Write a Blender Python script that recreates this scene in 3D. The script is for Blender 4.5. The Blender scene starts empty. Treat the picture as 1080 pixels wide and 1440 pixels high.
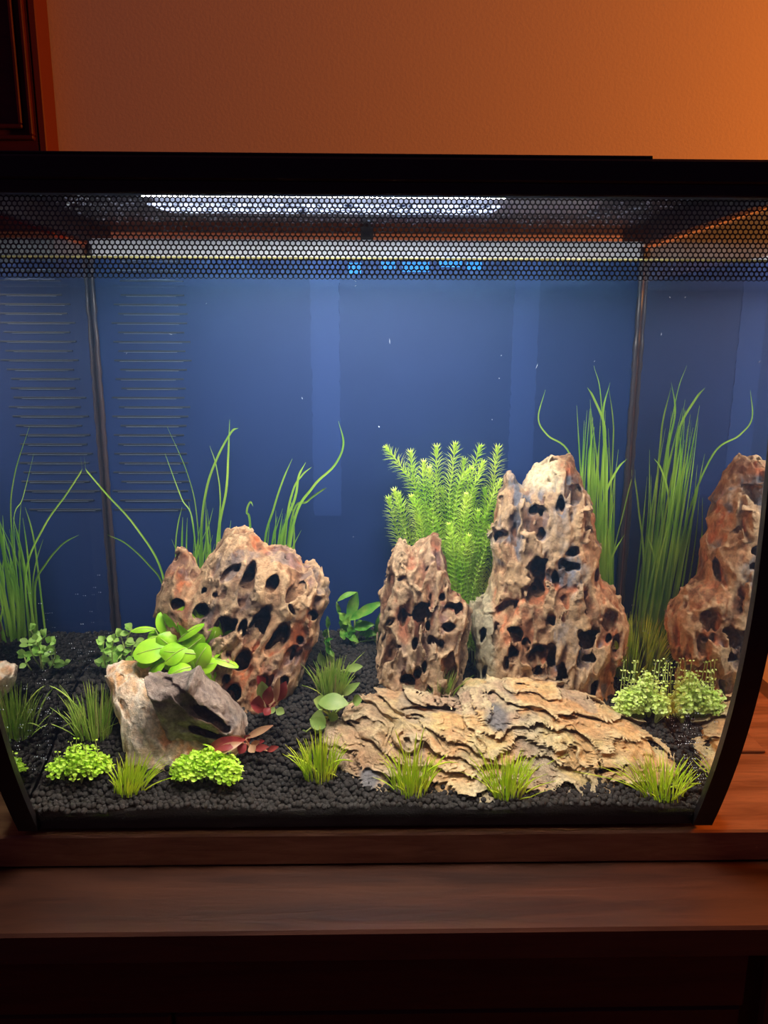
import bpy, math, random
import numpy as np
from mathutils import Vector, Matrix

random.seed(7)
RNG = np.random.default_rng(11)
C = bpy.context.scene
COL = C.collection

# ------------------------------------------------------------------ camera
CAM = np.array((0.001, -0.3926, 0.278))
FPX, PITCH, YAW, ROLL = 1070.0, math.radians(12.5), math.radians(1.1), math.radians(0.2)
_f = np.array((math.sin(YAW) * math.cos(PITCH), math.cos(YAW) * math.cos(PITCH), -math.sin(PITCH)))
_r = np.array((math.cos(YAW), -math.sin(YAW), 0.0))
_u = np.cross(_r, _f)
_r, _u = _r * math.cos(ROLL) + _u * math.sin(ROLL), _u * math.cos(ROLL) - _r * math.sin(ROLL)
cd = bpy.data.cameras.new('camera')
cam = bpy.data.objects.new('camera', cd)
COL.objects.link(cam)
cam.matrix_world = Matrix(((_r[0], _u[0], -_f[0], CAM[0]), (_r[1], _u[1], -_f[1], CAM[1]), (_r[2], _u[2], -_f[2], CAM[2]), (0, 0, 0, 1)))
cd.sensor_fit = 'HORIZONTAL'
cd.sensor_width = 36.0
cd.lens = FPX * 36.0 / 1080.0
cd.clip_start = 0.02
cd.clip_end = 20
C.camera = cam

# ------------------------------------------------------------------ world, lamps, exposure
C.view_settings.view_transform = 'Standard'
C.view_settings.look = 'None'
C.view_settings.gamma = 1.0
C.view_settings.exposure = 0.0
C.view_settings.use_curve_mapping = False
C.cycles.transparent_max_bounces = 24
C.cycles.max_bounces = 10
C.cycles.sample_clamp_indirect = 6.0
W = bpy.data.worlds.new('room_dark')
C.world = W
W.use_nodes = True
W.node_tree.nodes['Background'].inputs[0].default_value = (1.0, 0.42, 1.1, 1)
W.node_tree.nodes['Background'].inputs[1].default_value = 0.028
LED_STRENGTH = 64.0                 # radiance of the aquarium light's lens
LED_COLOR = (1.0, 0.97, 0.93)
l = bpy.data.lights.new('room_lamp', 'POINT')      # the warm room lamp standing to the right
l.energy = 60
l.color = (1.0, 0.262, 0.018)
l.shadow_soft_size = 0.07
lo = bpy.data.objects.new('room_lamp', l)
lo.location = (1.30, 0.05, 0.52)
COL.objects.link(lo)


# ------------------------------------------------------------------ helpers: pixels of the photograph to points in the room
def ray(px, py):
    d = _f + _r * (px - 540) / FPX - _u * (py - 720) / FPX
    return d


def at(px, py, Y):
    d = ray(px, py)
    return CAM + d * ((Y - CAM[1]) / d[1])


def at_lean(px, py, Y0, z0, k):
    d = ray(px, py)
    s = (Y0 + k * (CAM[2] - z0) - CAM[1]) / (d[1] - k * d[2])
    return CAM + d * s


HALF = 0.1965          # inside half width of the tank
YB = 0.172             # the rear panel inside the tank
WATER_Z = 0.3157


def yfront(z):
    t = (z - 0.18) / 0.18
    return -0.0426 + np.where(np.asarray(t) < 0, 0.0426, 0.014) * t * t


def soil_h(x, y):
    rise = np.interp(x, (-0.20, -0.10, 0.00, 0.04, 0.09, 0.20), (0.038, 0.040, 0.040, 0.032, 0.024, 0.019))
    full = np.interp(x, (0.02, 0.08, 0.15, 0.19), (0.64, 0.74, 0.66, 0.50))
    t = np.clip((np.asarray(y) + 0.01) / 0.18 / full, 0, 1)
    return 0.019 + rise * (t * t * (3 - 2 * t)) + 0.0012 * np.sin(np.asarray(x) * 55 + 1) * np.cos(np.asarray(y) * 70)


def ground(px, py):
    d = ray(px, py)
    s = 0.3
    for _ in range(3000):
        p = CAM + d * s
        if p[2] < soil_h(p[0], p[1]) or p[1] > YB - 0.004:
            break
        s += 0.0004
    return CAM + d * s


# ------------------------------------------------------------------ helpers: objects
def link(o, parent=None):
    COL.objects.link(o)
    if parent is not None:
        o.parent = parent
    return o


def origin_of(o):
    v = Vector((0, 0, 0))
    while o is not None:
        v += o.location
        o = o.parent
    return v


def mesh_obj(name, verts, faces, mat, parent=None, smooth=True, loc=None, colors=None):
    """World-space vertices; the object sits at its parent's origin (or at loc)."""
    o0 = origin_of(parent) if parent is not None else Vector(loc if loc is not None else (0, 0, 0))
    v = np.asarray(verts, dtype=np.float32).reshape(-1, 3) - np.array(o0, dtype=np.float32)
    me = bpy.data.meshes.new(name)
    if isinstance(faces, np.ndarray):
        nf, k = faces.shape
        me.vertices.add(len(v))
        me.vertices.foreach_set('co', v.ravel())
        me.loops.add(nf * k)
        me.loops.foreach_set('vertex_index', faces.astype(np.int32).ravel())
        me.polygons.add(nf)
        me.polygons.foreach_set('loop_start', np.arange(0, nf * k, k, dtype=np.int32))
        me.polygons.foreach_set('loop_total', np.full(nf, k, dtype=np.int32))
        me.update(calc_edges=True)
    else:
        me.from_pydata([tuple(map(float, p)) for p in v], [], faces)
        me.update()
    if smooth:
        me.polygons.foreach_set('use_smooth', np.ones(len(me.polygons), dtype=bool))
    if colors is not None:
        a = me.color_attributes.new('Col', 'FLOAT_COLOR', 'POINT')
        c4 = np.ones((len(v), 4), dtype=np.float32)
        c4[:, :3] = colors
        a.data.foreach_set('color', c4.ravel())
    for m in mat if isinstance(mat, (list, tuple)) else [mat]:
        me.materials.append(m)
    o = bpy.data.objects.new(name, me)
    if parent is None:
        o.location = o0
    return link(o, parent)


def tag(o, label=None, cat=None, group=None, kind=None):
    for k, v in (('label', label), ('category', cat), ('group', group), ('kind', kind)):
        if v:
            o[k] = v
    return o


def empty(name, loc, label=None, cat=None, group=None):
    o = bpy.data.objects.new(name, None)
    o['kind'] = 'thing'
    o.empty_display_size = 0.01
    o.location = tuple(map(float, loc))
    link(o)
    return tag(o, label, cat, group)


def keep_inside(mb):
    """Plants stop at the panes."""
    mb.v = [(min(max(p[0], -HALF + 0.0012), HALF - 0.0012), min(max(p[1], float(yfront(p[2])) + 0.0065), YB - 0.0008), p[2]) for p in mb.v]
    return mb


class MB:
    def __init__(s):
        s.v, s.f = [], []

    def add(s, v, f):
        n = len(s.v)
        s.v += [tuple(p) for p in v]
        s.f += [tuple(i + n for i in q) for q in f]

    def box(s, x0, x1, y0, y1, z0, z1, b=0.0):
        if b <= 0:
            s.add([(x, y, z) for z in (z0, z1) for y in (y0, y1) for x in (x0, x1)],
                  [(0, 2, 3, 1), (4, 5, 7, 6), (0, 1, 5, 4), (2, 6, 7, 3), (0, 4, 6, 2), (1, 3, 7, 5)])
            return s
        # chamfered box: three rings of quads plus corner triangles
        v, idx = [], {}
        X, Yv, Z = (x0, x1), (y0, y1), (z0, z1)
        for i in (0, 1):
            for j in (0, 1):
                for k in (0, 1):
                    sx, sy, sz = (1, -1)[i], (1, -1)[j], (1, -1)[k]
                    for ax in range(3):
                        p = [X[i] + sx * b, Yv[j] + sy * b, Z[k] + sz * b]
                        p[ax] = (X[i], Yv[j], Z[k])[ax]
                        idx[i, j, k, ax] = len(v)
                        v.append(p)
        f = []
        for i in (0, 1):
            f.append([idx[i, 0, 0, 0], idx[i, 1, 0, 0], idx[i, 1, 1, 0], idx[i, 0, 1, 0]][::(1 if i else -1)])
            f.append([idx[0, i, 0, 1], idx[0, i, 1, 1], idx[1, i, 1, 1], idx[1, i, 0, 1]][::(1 if i else -1)])
            f.append([idx[0, 0, i, 2], idx[1, 0, i, 2], idx[1, 1, i, 2], idx[0, 1, i, 2]][::(1 if i else -1)])
        for i in (0, 1):
            for j in (0, 1):
                s1 = 1 if i == j else -1
                f.append([idx[i, j, 0, 0], idx[i, j, 1, 0], idx[i, j, 1, 1], idx[i, j, 0, 1]][::s1])
                f.append([idx[0, i, j, 1], idx[1, i, j, 1], idx[1, i, j, 2], idx[0, i, j, 2]][::-s1])
                f.append([idx[i, 0, j, 0], idx[i, 1, j, 0], idx[i, 1, j, 2], idx[i, 0, j, 2]][::-s1])
                for k in (0, 1):
                    s2 = 1 if (i + j + k) % 2 else -1
                    f.append([idx[i, j, k, 0], idx[i, j, k, 1], idx[i, j, k, 2]][::s2])
        s.add(v, f)
        return s

    def tube(s, pts, rad, n=5, cap=True):
        pts = [np.asarray(p, float) for p in pts]
        m = len(pts)
        if np.isscalar(rad):
            rad = [rad] * m
        ref = np.array((0.31, 0.87, 0.38))
        v = []
        for i, p in enumerate(pts):
            t = pts[min(i + 1, m - 1)] - pts[max(i - 1, 0)]
            t = t / (np.linalg.norm(t) + 1e-12)
            a = np.cross(t, ref)
            a /= np.linalg.norm(a) + 1e-12
            b = np.cross(t, a)
            for k in range(n):
                an = 2 * math.pi * k / n
                v.append(p + rad[i] * (math.cos(an) * a + math.sin(an) * b))
        f = [(i * n + k, i * n + (k + 1) % n, (i + 1) * n + (k + 1) % n, (i + 1) * n + k) for i in range(m - 1) for k in range(n)]
        if cap:
            f += [tuple(range(n))[::-1], tuple((m - 1) * n + k for k in range(n))]
        s.add(v, f)
        return s

    def ribbon(s, pts, wid, nrm, fold=0.35):
        """A blade with a folded midrib: three vertices across."""
        pts = [np.asarray(p, float) for p in pts]
        m = len(pts)
        nrm = np.asarray(nrm, float)
        v = []
        for i, p in enumerate(pts):
            t = pts[min(i + 1, m - 1)] - pts[max(i - 1, 0)]
            t = t / (np.linalg.norm(t) + 1e-12)
            a = np.cross(t, nrm)
            a /= np.linalg.norm(a) + 1e-12
            b = np.cross(a, t)
            w = wid[i]
            v += [p - a * w, p - b * w * fold, p + a * w]
        f = []
        for i in range(m - 1):
            q = 3 * i
            f += [(q, q + 1, q + 4, q + 3), (q + 1, q + 2, q + 5, q + 4)]
        s.add(v, f)
        return s

    def build(s, name, mat, parent=None, smooth=False, loc=None):
        return mesh_obj(name, s.v, s.f, mat, parent, smooth, loc)


def bez(a, b, c, n):
    a, b, c = (np.asarray(p, float) for p in (a, b, c))
    return [a * (1 - t) ** 2 + 2 * b * t * (1 - t) + c * t * t for t in np.linspace(0, 1, n)]


def catmull(P, n=6):
    P = [np.asarray(p, float) for p in P]
    Q = [2 * P[0] - P[1]] + P + [2 * P[-1] - P[-2]]
    out = []
    for i in range(1, len(Q) - 2):
        for t in np.linspace(0, 1, n, endpoint=False):
            a, b, c, d = Q[i - 1], Q[i], Q[i + 1], Q[i + 2]
            out.append(0.5 * (2 * b + (c - a) * t + (2 * a - 5 * b + 4 * c - d) * t * t + (3 * b - a - 3 * c + d) * t ** 3))
    return out + [P[-1]]


# ------------------------------------------------------------------ materials
def nodes_of(name):
    m = bpy.data.materials.new(name)
    m.use_nodes = True
    nt = m.node_tree
    return m, nt, nt.nodes['Principled BSDF'], nt.nodes['Material Output']


def N(nt, typ, **kw):
    n = nt.nodes.new(typ)
    for k, v in kw.items():
        if k.startswith('_'):
            n.inputs[k[1:].replace('_', ' ')].default_value = v
        else:
            setattr(n, k, v)
    return n


def simple(name, col, rough=0.5, spec=0.5, noise=None, bump=0.0, scale=200.0):
    m, nt, p, out = nodes_of(name)
    p.inputs['Base Color'].default_value = (*col, 1)
    p.inputs['Roughness'].default_value = rough
    p.inputs['Specular IOR Level'].default_value = spec
    if noise is not None or bump:
        tc = N(nt, 'ShaderNodeTexCoord')
        nz = N(nt, 'ShaderNodeTexNoise', _Scale=scale, _Detail=6.0, _Roughness=0.6)
        nt.links.new(tc.outputs['Object'], nz.inputs['Vector'])
        if noise is not None:
            rp = N(nt, 'ShaderNodeValToRGB')
            rp.color_ramp.elements[0].position, rp.color_ramp.elements[1].position = 0.3, 0.7
            rp.color_ramp.elements[0].color = (*col, 1)
            rp.color_ramp.elements[1].color = (*noise, 1)
            nt.links.new(nz.outputs['Fac'], rp.inputs['Fac'])
            nt.links.new(rp.outputs['Color'], p.inputs['Base Color'])
        if bump:
            b = N(nt, 'ShaderNodeBump', _Strength=bump, _Distance=0.002)
            nt.links.new(nz.outputs['Fac'], b.inputs['Height'])
            nt.links.new(b.outputs['Normal'], p.inputs['Normal'])
    return m


def emitter(name, col, strength):
    m, nt, p, out = nodes_of(name)
    e = N(nt, 'ShaderNodeEmission')
    e.inputs[0].default_value = (*col, 1)
    e.inputs[1].default_value = strength
    nt.links.new(e.outputs[0], out.inputs['Surface'])
    nt.nodes.remove(p)
    return m


def clear_mat(name, lo_, hi_, top, tint=(1, 1, 1), gloss=(1, 1, 1), bump=0.0, only_up=False, volume=None):
    """Transparent that turns into a mirror where it is met at a flat angle (LO..HI on 1 - cos): glass or a water surface seen from inside the water reflects totally."""
    m, nt, p, out = nodes_of(name)
    nt.nodes.remove(p)
    lw = N(nt, 'ShaderNodeLayerWeight', _Blend=0.5)
    mr = N(nt, 'ShaderNodeMapRange', interpolation_type='SMOOTHSTEP')
    mr.inputs['From Min'].default_value, mr.inputs['From Max'].default_value = lo_, hi_
    mr.inputs['To Min'].default_value, mr.inputs['To Max'].default_value = 0.02, top
    nt.links.new(lw.outputs['Facing'], mr.inputs['Value'])
    fac = mr.outputs['Result']
    tr = N(nt, 'ShaderNodeBsdfTransparent')
    tr.inputs[0].default_value = (*tint, 1)
    gl = N(nt, 'ShaderNodeBsdfGlossy')
    gl.inputs['Color'].default_value = (*gloss, 1)
    gl.inputs['Roughness'].default_value = 0.0
    if bump:
        tc = N(nt, 'ShaderNodeTexCoord')
        nz = N(nt, 'ShaderNodeTexNoise', _Scale=40.0, _Detail=2.0)
        nt.links.new(tc.outputs['Object'], nz.inputs['Vector'])
        b = N(nt, 'ShaderNodeBump', _Strength=bump, _Distance=0.001)
        nt.links.new(nz.outputs['Fac'], b.inputs['Height'])
        nt.links.new(b.outputs['Normal'], gl.inputs['Normal'])
    if only_up:
        ge = N(nt, 'ShaderNodeNewGeometry')
        sp = N(nt, 'ShaderNodeSeparateXYZ')
        nt.links.new(ge.outputs['True Normal'], sp.inputs[0])
        ab = N(nt, 'ShaderNodeMath', operation='ABSOLUTE')
        nt.links.new(sp.outputs['Z'], ab.inputs[0])
        gt = N(nt, 'ShaderNodeMath', operation='GREATER_THAN')
        gt.inputs[1].default_value = 0.7
        nt.links.new(ab.outputs[0], gt.inputs[0])
        mu = N(nt, 'ShaderNodeMath', operation='MULTIPLY')
        nt.links.new(gt.outputs[0], mu.inputs[0])
        nt.links.new(fac, mu.inputs[1])
        fac = mu.outputs[0]
    mx = N(nt, 'ShaderNodeMixShader')
    nt.links.new(fac, mx.inputs[0])
    nt.links.new(tr.outputs[0], mx.inputs[1])
    nt.links.new(gl.outputs[0], mx.inputs[2])
    nt.links.new(mx.outputs[0], out.inputs['Surface'])
    if volume:
        vs = N(nt, 'ShaderNodeVolumeScatter')
        vs.inputs['Color'].default_value = (*volume[0], 1)
        vs.inputs['Density'].default_value = volume[1]
        vs.inputs['Anisotropy'].default_value = 0.3
        nt.links.new(vs.outputs[0], out.inputs['Volume'])
    return m


def wood(name, c0, c1, rough=0.45, spec=0.4, scale=9.0, stretch=(1.0, 9.0, 9.0)):
    m, nt, p, out = nodes_of(name)
    tc = N(nt, 'ShaderNodeTexCoord')
    mp = N(nt, 'ShaderNodeMapping')
    mp.inputs['Scale'].default_value = stretch
    nt.links.new(tc.outputs['Object'], mp.inputs['Vector'])
    n1 = N(nt, 'ShaderNodeTexNoise', _Scale=scale, _Detail=8.0, _Roughness=0.62, _Distortion=1.2)
    nt.links.new(mp.outputs[0], n1.inputs['Vector'])
    n2 = N(nt, 'ShaderNodeTexNoise', _Scale=scale * 0.35, _Detail=3.0, _Distortion=2.5)
    nt.links.new(mp.outputs[0], n2.inputs['Vector'])
    wv = N(nt, 'ShaderNodeTexWave', wave_type='BANDS', bands_direction='Y')
    wv.inputs['Scale'].default_value = 1.3
    wv.inputs['Distortion'].default_value = 6.0
    wv.inputs['Detail'].default_value = 3.0
    nt.links.new(mp.outputs[0], wv.inputs['Vector'])
    a = N(nt, 'ShaderNodeMath', operation='MULTIPLY_ADD')
    a.inputs[1].default_value = 0.55
    nt.links.new(n1.outputs['Fac'], a.inputs[0])
    b = N(nt, 'ShaderNodeMath', operation='MULTIPLY_ADD')
    b.inputs[1].default_value = 0.3
    nt.links.new(n2.outputs['Fac'], b.inputs[0])
    w = N(nt, 'ShaderNodeMath', operation='MULTIPLY')
    w.inputs[1].default_value = 0.15
    nt.links.new(wv.outputs['Fac'], w.inputs[0])
    nt.links.new(w.outputs[0], b.inputs[2])
    nt.links.new(b.outputs[0], a.inputs[2])
    rp = N(nt, 'ShaderNodeValToRGB')
    rp.color_ramp.elements[0].position, rp.color_ramp.elements[1].position = 0.35, 0.68
    rp.color_ramp.elements[0].color, rp.color_ramp.elements[1].color = (*c0, 1), (*c1, 1)
    nt.links.new(a.outputs[0], rp.inputs['Fac'])
    nt.links.new(rp.outputs[0], p.inputs['Base Color'])
    p.inputs['Roughness'].default_value = rough
    p.inputs['Specular IOR Level'].default_value = spec
    bp = N(nt, 'ShaderNodeBump', _Strength=0.25, _Distance=0.001)
    nt.links.new(n1.outputs['Fac'], bp.inputs['Height'])
    nt.links.new(bp.outputs[0], p.inputs['Normal'])
    return m


def leaf_mat(name, c0, c1, scale=60.0, transl=0.4, rough=0.4, attr=False):
    m, nt, p, out = nodes_of(name)
    tc = N(nt, 'ShaderNodeTexCoord')
    nz = N(nt, 'ShaderNodeTexNoise', _Scale=scale, _Detail=3.0)
    nt.links.new(tc.outputs['Object'], nz.inputs['Vector'])
    rp = N(nt, 'ShaderNodeValToRGB')
    rp.color_ramp.elements[0].position, rp.color_ramp.elements[1].position = 0.35, 0.65
    rp.color_ramp.elements[0].color, rp.color_ramp.elements[1].color = (*c0, 1), (*c1, 1)
    nt.links.new(nz.outputs['Fac'], rp.inputs['Fac'])
    nt.links.new(rp.outputs[0], p.inputs['Base Color'])
    p.inputs['Roughness'].default_value = rough
    p.inputs['Specular IOR Level'].default_value = 0.3
    t = N(nt, 'ShaderNodeBsdfTranslucent')
    nt.links.new(rp.outputs[0], t.inputs[0])
    mx = N(nt, 'ShaderNodeMixShader')
    mx.inputs[0].default_value = transl
    nt.links.new(p.outputs[0], mx.inputs[1])
    nt.links.new(t.outputs[0], mx.inputs[2])
    nt.links.new(mx.outputs[0], out.inputs['Surface'])
    return m


def stone_mat(name):
    m, nt, p, out = nodes_of(name)
    at_ = N(nt, 'ShaderNodeVertexColor', layer_name='Col')
    tc = N(nt, 'ShaderNodeTexCoord')
    n1 = N(nt, 'ShaderNodeTexNoise', _Scale=300.0, _Detail=8.0, _Roughness=0.72)
    n2 = N(nt, 'ShaderNodeTexNoise', _Scale=1400.0, _Detail=3.0, _Roughness=0.7)
    for n in (n1, n2):
        nt.links.new(tc.outputs['Object'], n.inputs['Vector'])
    mr = N(nt, 'ShaderNodeMapRange')
    mr.inputs['From Min'].default_value, mr.inputs['From Max'].default_value = 0.3, 0.7
    mr.inputs['To Min'].default_value, mr.inputs['To Max'].default_value = 0.45, 1.38
    nt.links.new(n1.outputs['Fac'], mr.inputs['Value'])
    mu = N(nt, 'ShaderNodeVectorMath', operation='SCALE')
    nt.links.new(at_.outputs['Color'], mu.inputs[0])
    nt.links.new(mr.outputs[0], mu.inputs['Scale'])
    nt.links.new(mu.outputs[0], p.inputs['Base Color'])
    p.inputs['Roughness'].default_value = 0.72
    p.inputs['Specular IOR Level'].default_value = 0.35
    ad = N(nt, 'ShaderNodeMath', operation='MULTIPLY_ADD')
    ad.inputs[1].default_value = 0.4
    nt.links.new(n2.outputs['Fac'], ad.inputs[0])
    nt.links.new(n1.outputs['Fac'], ad.inputs[2])
    bp = N(nt, 'ShaderNodeBump', _Strength=0.9, _Distance=0.0022)
    nt.links.new(ad.outputs[0], bp.inputs['Height'])
    nt.links.new(bp.outputs[0], p.inputs['Normal'])
    return m


BLACK = simple('black_plastic', (0.011, 0.009, 0.010), 0.42, 0.35, bump=0.05, scale=900)
GLASS = clear_mat('clear_glass', 0.45, 1.0, 0.55, tint=(0.99, 0.995, 0.995))
SIDE = clear_mat('side_glass_against_water', 0.40, 0.49, 0.97, gloss=(0.76, 0.77, 0.77), tint=(0.85, 0.95, 0.97))
SIDE_OUT = clear_mat('lamp_filter_side_glass', 0.45, 1.0, 0.5, tint=(0.55, 0.68, 0.72))  # tint added to weaken the warm lamp's light inside the tank
WATER = clear_mat('water', 0.74, 0.86, 0.82, gloss=(0.9, 0.95, 1.0), bump=0.12, only_up=True, volume=((0.24, 0.54, 1.0), 0.29))
PANEL = simple('rear_panel_plastic', (0.0062, 0.0175, 0.079), 0.6, 0.2, noise=(0.0074, 0.020, 0.087), scale=30)
STRIPE = simple('lighter_panel_strip', (0.0115, 0.029, 0.116), 0.6, 0.2)  # slightly lighter than the panel, for the two ragged vertical strips
SLOT = simple('slot_plastic', (0.016, 0.018, 0.024), 0.5, 0.4)
SLOT_GLINT = simple('slot_highlight', (0.12, 0.15, 0.22), 0.4, 0.4)
PANEL_GLARE = simple('panel_top_glare', (0.84, 0.87, 0.93), 0.4, 0.4)  # near-white tone paints the lamp light on the black panel's top
BEAD = simple('silicone', (0.028, 0.018, 0.018), 0.3, 0.5)
LENS = emitter('lamp_lens_glow', LED_COLOR, LED_STRENGTH)
DIODE = emitter('white_diode_glow', (0.92, 0.96, 1.0), 40.0)
BLUE = emitter('blue_glint_glow', (0.02, 0.30, 1.0), 6.0)
WOOD_TOP = wood('dark_stained_wood', (0.18, 0.066, 0.027), (0.39, 0.165, 0.072), 0.5, 0.35, scale=24.0)
WOOD_LOW = wood('worn_dark_wood', (0.030, 0.009, 0.005), (0.080, 0.026, 0.012), 0.40, 0.6, scale=14.0)
WOOD_DARK = wood('dark_cabinet_wood', (0.050, 0.009, 0.005), (0.095, 0.018, 0.009), 0.5, 0.3)
WALL = simple('painted_plaster', (0.78, 0.66, 0.55), 0.9, 0.2, noise=(0.80, 0.68, 0.57), bump=0.12, scale=300)
FLOOR = wood('floor_boards', (0.10, 0.05, 0.03), (0.18, 0.09, 0.05))
SOIL = simple('dark_soil_granule', (0.015, 0.0125, 0.011), 0.9, 0.3, noise=(0.030, 0.0255, 0.0225), bump=0.5, scale=700)
STONE = stone_mat('weathered_stone')
DROP = simple('water_drop', (0.55, 0.6, 0.7), 0.05, 1.0)

# ------------------------------------------------------------------ the room
m = MB(); m.box(-1.6, 1.5, 0.46, 0.52, -0.80, 1.5)
tag(m.build('wall_back', WALL), kind='structure')
m = MB(); m.box(-1.6, 1.5, -1.6, 0.52, -0.86, -0.80)
tag(m.build('floor', FLOOR), kind='structure')
# dark door with a recessed panel at the left
pe = at(58, 110, 0.428)
dx = pe[0]
WOOD_DOOR = wood('dark_red_door_wood', (0.075, 0.010, 0.008), (0.12, 0.018, 0.013), 0.5, 0.3)
door = empty('door_1', (dx - 0.3, 0.45, -0.80)); door['kind'] = 'structure'
m = MB(); m.box(dx - 0.70, dx - 0.0078, 0.428, 0.459, -0.80, 1.4, 0.001); m.build('door_leaf', WOOD_DOOR, door)
m = MB(); m.box(dx - 0.0074, dx, 0.4275, 0.459, -0.80, 1.4, 0.001)
m.build('door_edge', simple('lamplit_wood_edge', (0.17, 0.035, 0.012), 0.5, 0.3), door)  # orange lamp light on the door's edge is put into its colour
z1 = at(20, 186, 0.43)[2]; x1 = at(37, 100, 0.43)[0]
for k, (ins) in enumerate((0.0, 0.010)):
    m = MB()
    xr, zb = x1 + 0.004 - ins, z1 - 0.004 + ins
    m.box(xr - 0.004, xr, 0.4225, 0.430, zb, 1.3, 0.001)
    m.box(xr - 0.50, xr, 0.4225, 0.430, zb - 0.004, zb, 0.001)
    m.build('panel_moulding', WOOD_DOOR, door)

# ------------------------------------------------------------------ the wooden stand
RE = 0.322
stand = empty('wooden_cabinet', (0, 0.15, -0.80), 'dark stained wooden cabinet with stepped top boards under the aquarium', 'cabinet')
m = MB(); m.box(-0.42, RE, -0.0018, 0.335, -0.0205, 0.0, 0.0012); m.build('upper_board', WOOD_TOP, stand)
m = MB(); m.box(-0.46, RE + 0.04, -0.0535, 0.345, -0.0395, -0.0207, 0.0015); m.build('lower_board', WOOD_LOW, stand)
xg, xl = at(1042, 1400, -0.036)[0], at(1064, 1420, -0.036)[0]
m = MB(); m.box(-0.42, xg, -0.040, -0.020, -0.0846, -0.0397, 0.0012); m.build('drawer_front', WOOD_DARK, stand)
m = MB(); m.box(-0.42, -0.11, -0.038, -0.022, -0.60, -0.0868, 0.0015); m.build('door', WOOD_DARK, stand)
m = MB(); m.box(-0.108, xg, -0.038, -0.022, -0.60, -0.0868, 0.0015); m.build('door', WOOD_DARK, stand)
m = MB(); m.box(-0.42, xg + 0.004, -0.019, 0.33, -0.62, -0.0397); m.build('carcass', WOOD_DARK, stand)
for x0, y0 in ((-0.46, -0.04), (xl, -0.04), (-0.46, 0.29), (xl, 0.29)):
    m = MB(); m.box(x0, x0 + 0.036, y0, y0 + 0.036, -0.80, -0.0397, 0.002); m.build('leg', WOOD_DARK, stand)
c = at(1050, 1046, 0.06)
m = MB(); m.box(0.05, at(1076, 1046, 0.085)[0], 0.083, 0.20, 0.0002, 0.0024, 0.0005)
tag(m.build('thin_board', WOOD_TOP), 'thin brown board under the tank, its corner sticking out on the right', 'board')

# ------------------------------------------------------------------ the tank
tank = empty('fish_tank', (0, 0.08, 0.0025), 'black rimmed glass aquarium with bowed front and honeycomb band standing on cabinet', 'aquarium')
m = MB()
FO = 0.0                         # base frame
m.box(-0.2, 0.2, 0.0005, 0.010, 0.0026, 0.0165, 0.001)
m.box(-0.2, -0.190, 0.010, 0.215, 0.0026, 0.0165)
m.box(0.190, 0.2, 0.010, 0.215, 0.0026, 0.0165)
m.box(-0.190, 0.190, 0.205, 0.215, 0.0026, 0.0165)
m.box(-0.1965, 0.1965, 0.010, 0.205, 0.0026, 0.0060)
m.build('base_frame', BLACK, tank)
ZT = 0.3432


def curved_sheet(x0, x1, off0, off1, z0, z1, n=34):
    zs = np.linspace(z0, z1, n)
    v, f = [], []
    for z in zs:
        for x, o in ((x0, off0), (x1, off0), (x1, off1), (x0, off1)):
            v.append((x, yfront(z) + o, z))
    for i in range(n - 1):
        for k in range(4):
            a, b = i * 4 + k, i * 4 + (k + 1) % 4
            f.append((a, b, b + 4, a + 4))
    f += [(3, 2, 1, 0), tuple((n - 1) * 4 + k for k in range(4))]
    return v, f


m = MB(); m.add(*curved_sheet(-0.1995, 0.1995, 0.0, 0.003, 0.0165, ZT)); m.build('front_pane', GLASS, tank, smooth=False)
for sx in (-1, 1):
    m = MB()
    a, b = sorted((sx * 0.1890, sx * 0.2003))
    m.add(*curved_sheet(a, b, -0.0008, 0.0036, 0.0045, ZT))
    m.build('side_trim', BLACK, tank)
    m = MB()                     # side pane: two facing sheets, the inner one against the water below the waterline
    zs = np.linspace(0.0165, ZT, 30)
    for xx in (sx * HALF, sx * 0.1995):
        n0 = len(m.v)
        for z in zs:
            m.v += [(xx, yfront(z) + 0.003, z), (xx, 0.210, z)]
        for i in range(len(zs) - 1):
            q = n0 + 2 * i
            m.f.append((q, q + 1, q + 3, q + 2))
    o = m.build('side_pane', [SIDE_OUT, SIDE], tank)
    for p in o.data.polygons:
        cz = sum((o.data.vertices[i].co.z for i in p.vertices)) / 4 + 0.0025
        cx_ = o.data.vertices[p.vertices[0]].co.x
        if abs(abs(cx_) - HALF) < 1e-4 and cz < WATER_Z:
            p.material_index = 1
m = MB(); m.box(-0.1965, 0.1965, 0.2065, 0.210, 0.0165, 0.3465); m.build('rear_pane', GLASS, tank)
# honeycomb band printed on the front glass
PW = 0.00238
verts, faces = [], []
rows = int((0.3432 - 0.3070) / (PW * 0.866)) + 1
r_hex, r_in = PW / math.sqrt(3) * 1.001, PW * 0.405
for rI in range(rows):
    zc = 0.3432 - rI * PW * 0.866 - r_hex * 0.5
    ncol = int(0.3785 / PW)
    for cI in range(ncol):
        xc = -0.189 + (cI + (0.5 if rI % 2 else 0.0) + 0.3) * PW
        if xc > 0.1885:
            continue
        n0 = len(verts)
        for rr in (r_hex, r_in):
            for k in range(6):
                an = math.pi / 6 + k * math.pi / 3
                z = min(zc + rr * math.sin(an), ZT)
                verts.append((xc + rr * math.cos(an), yfront(z) + 0.0033, z))
        faces += [(n0 + k, n0 + (k + 1) % 6, n0 + 6 + (k + 1) % 6, n0 + 6 + k) for k in range(6)]
mesh_obj('honeycomb_band', verts, np.array(faces), simple('honeycomb_print', (0.006, 0.007, 0.012), 0.5, 0.3), tank, smooth=False)
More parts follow.
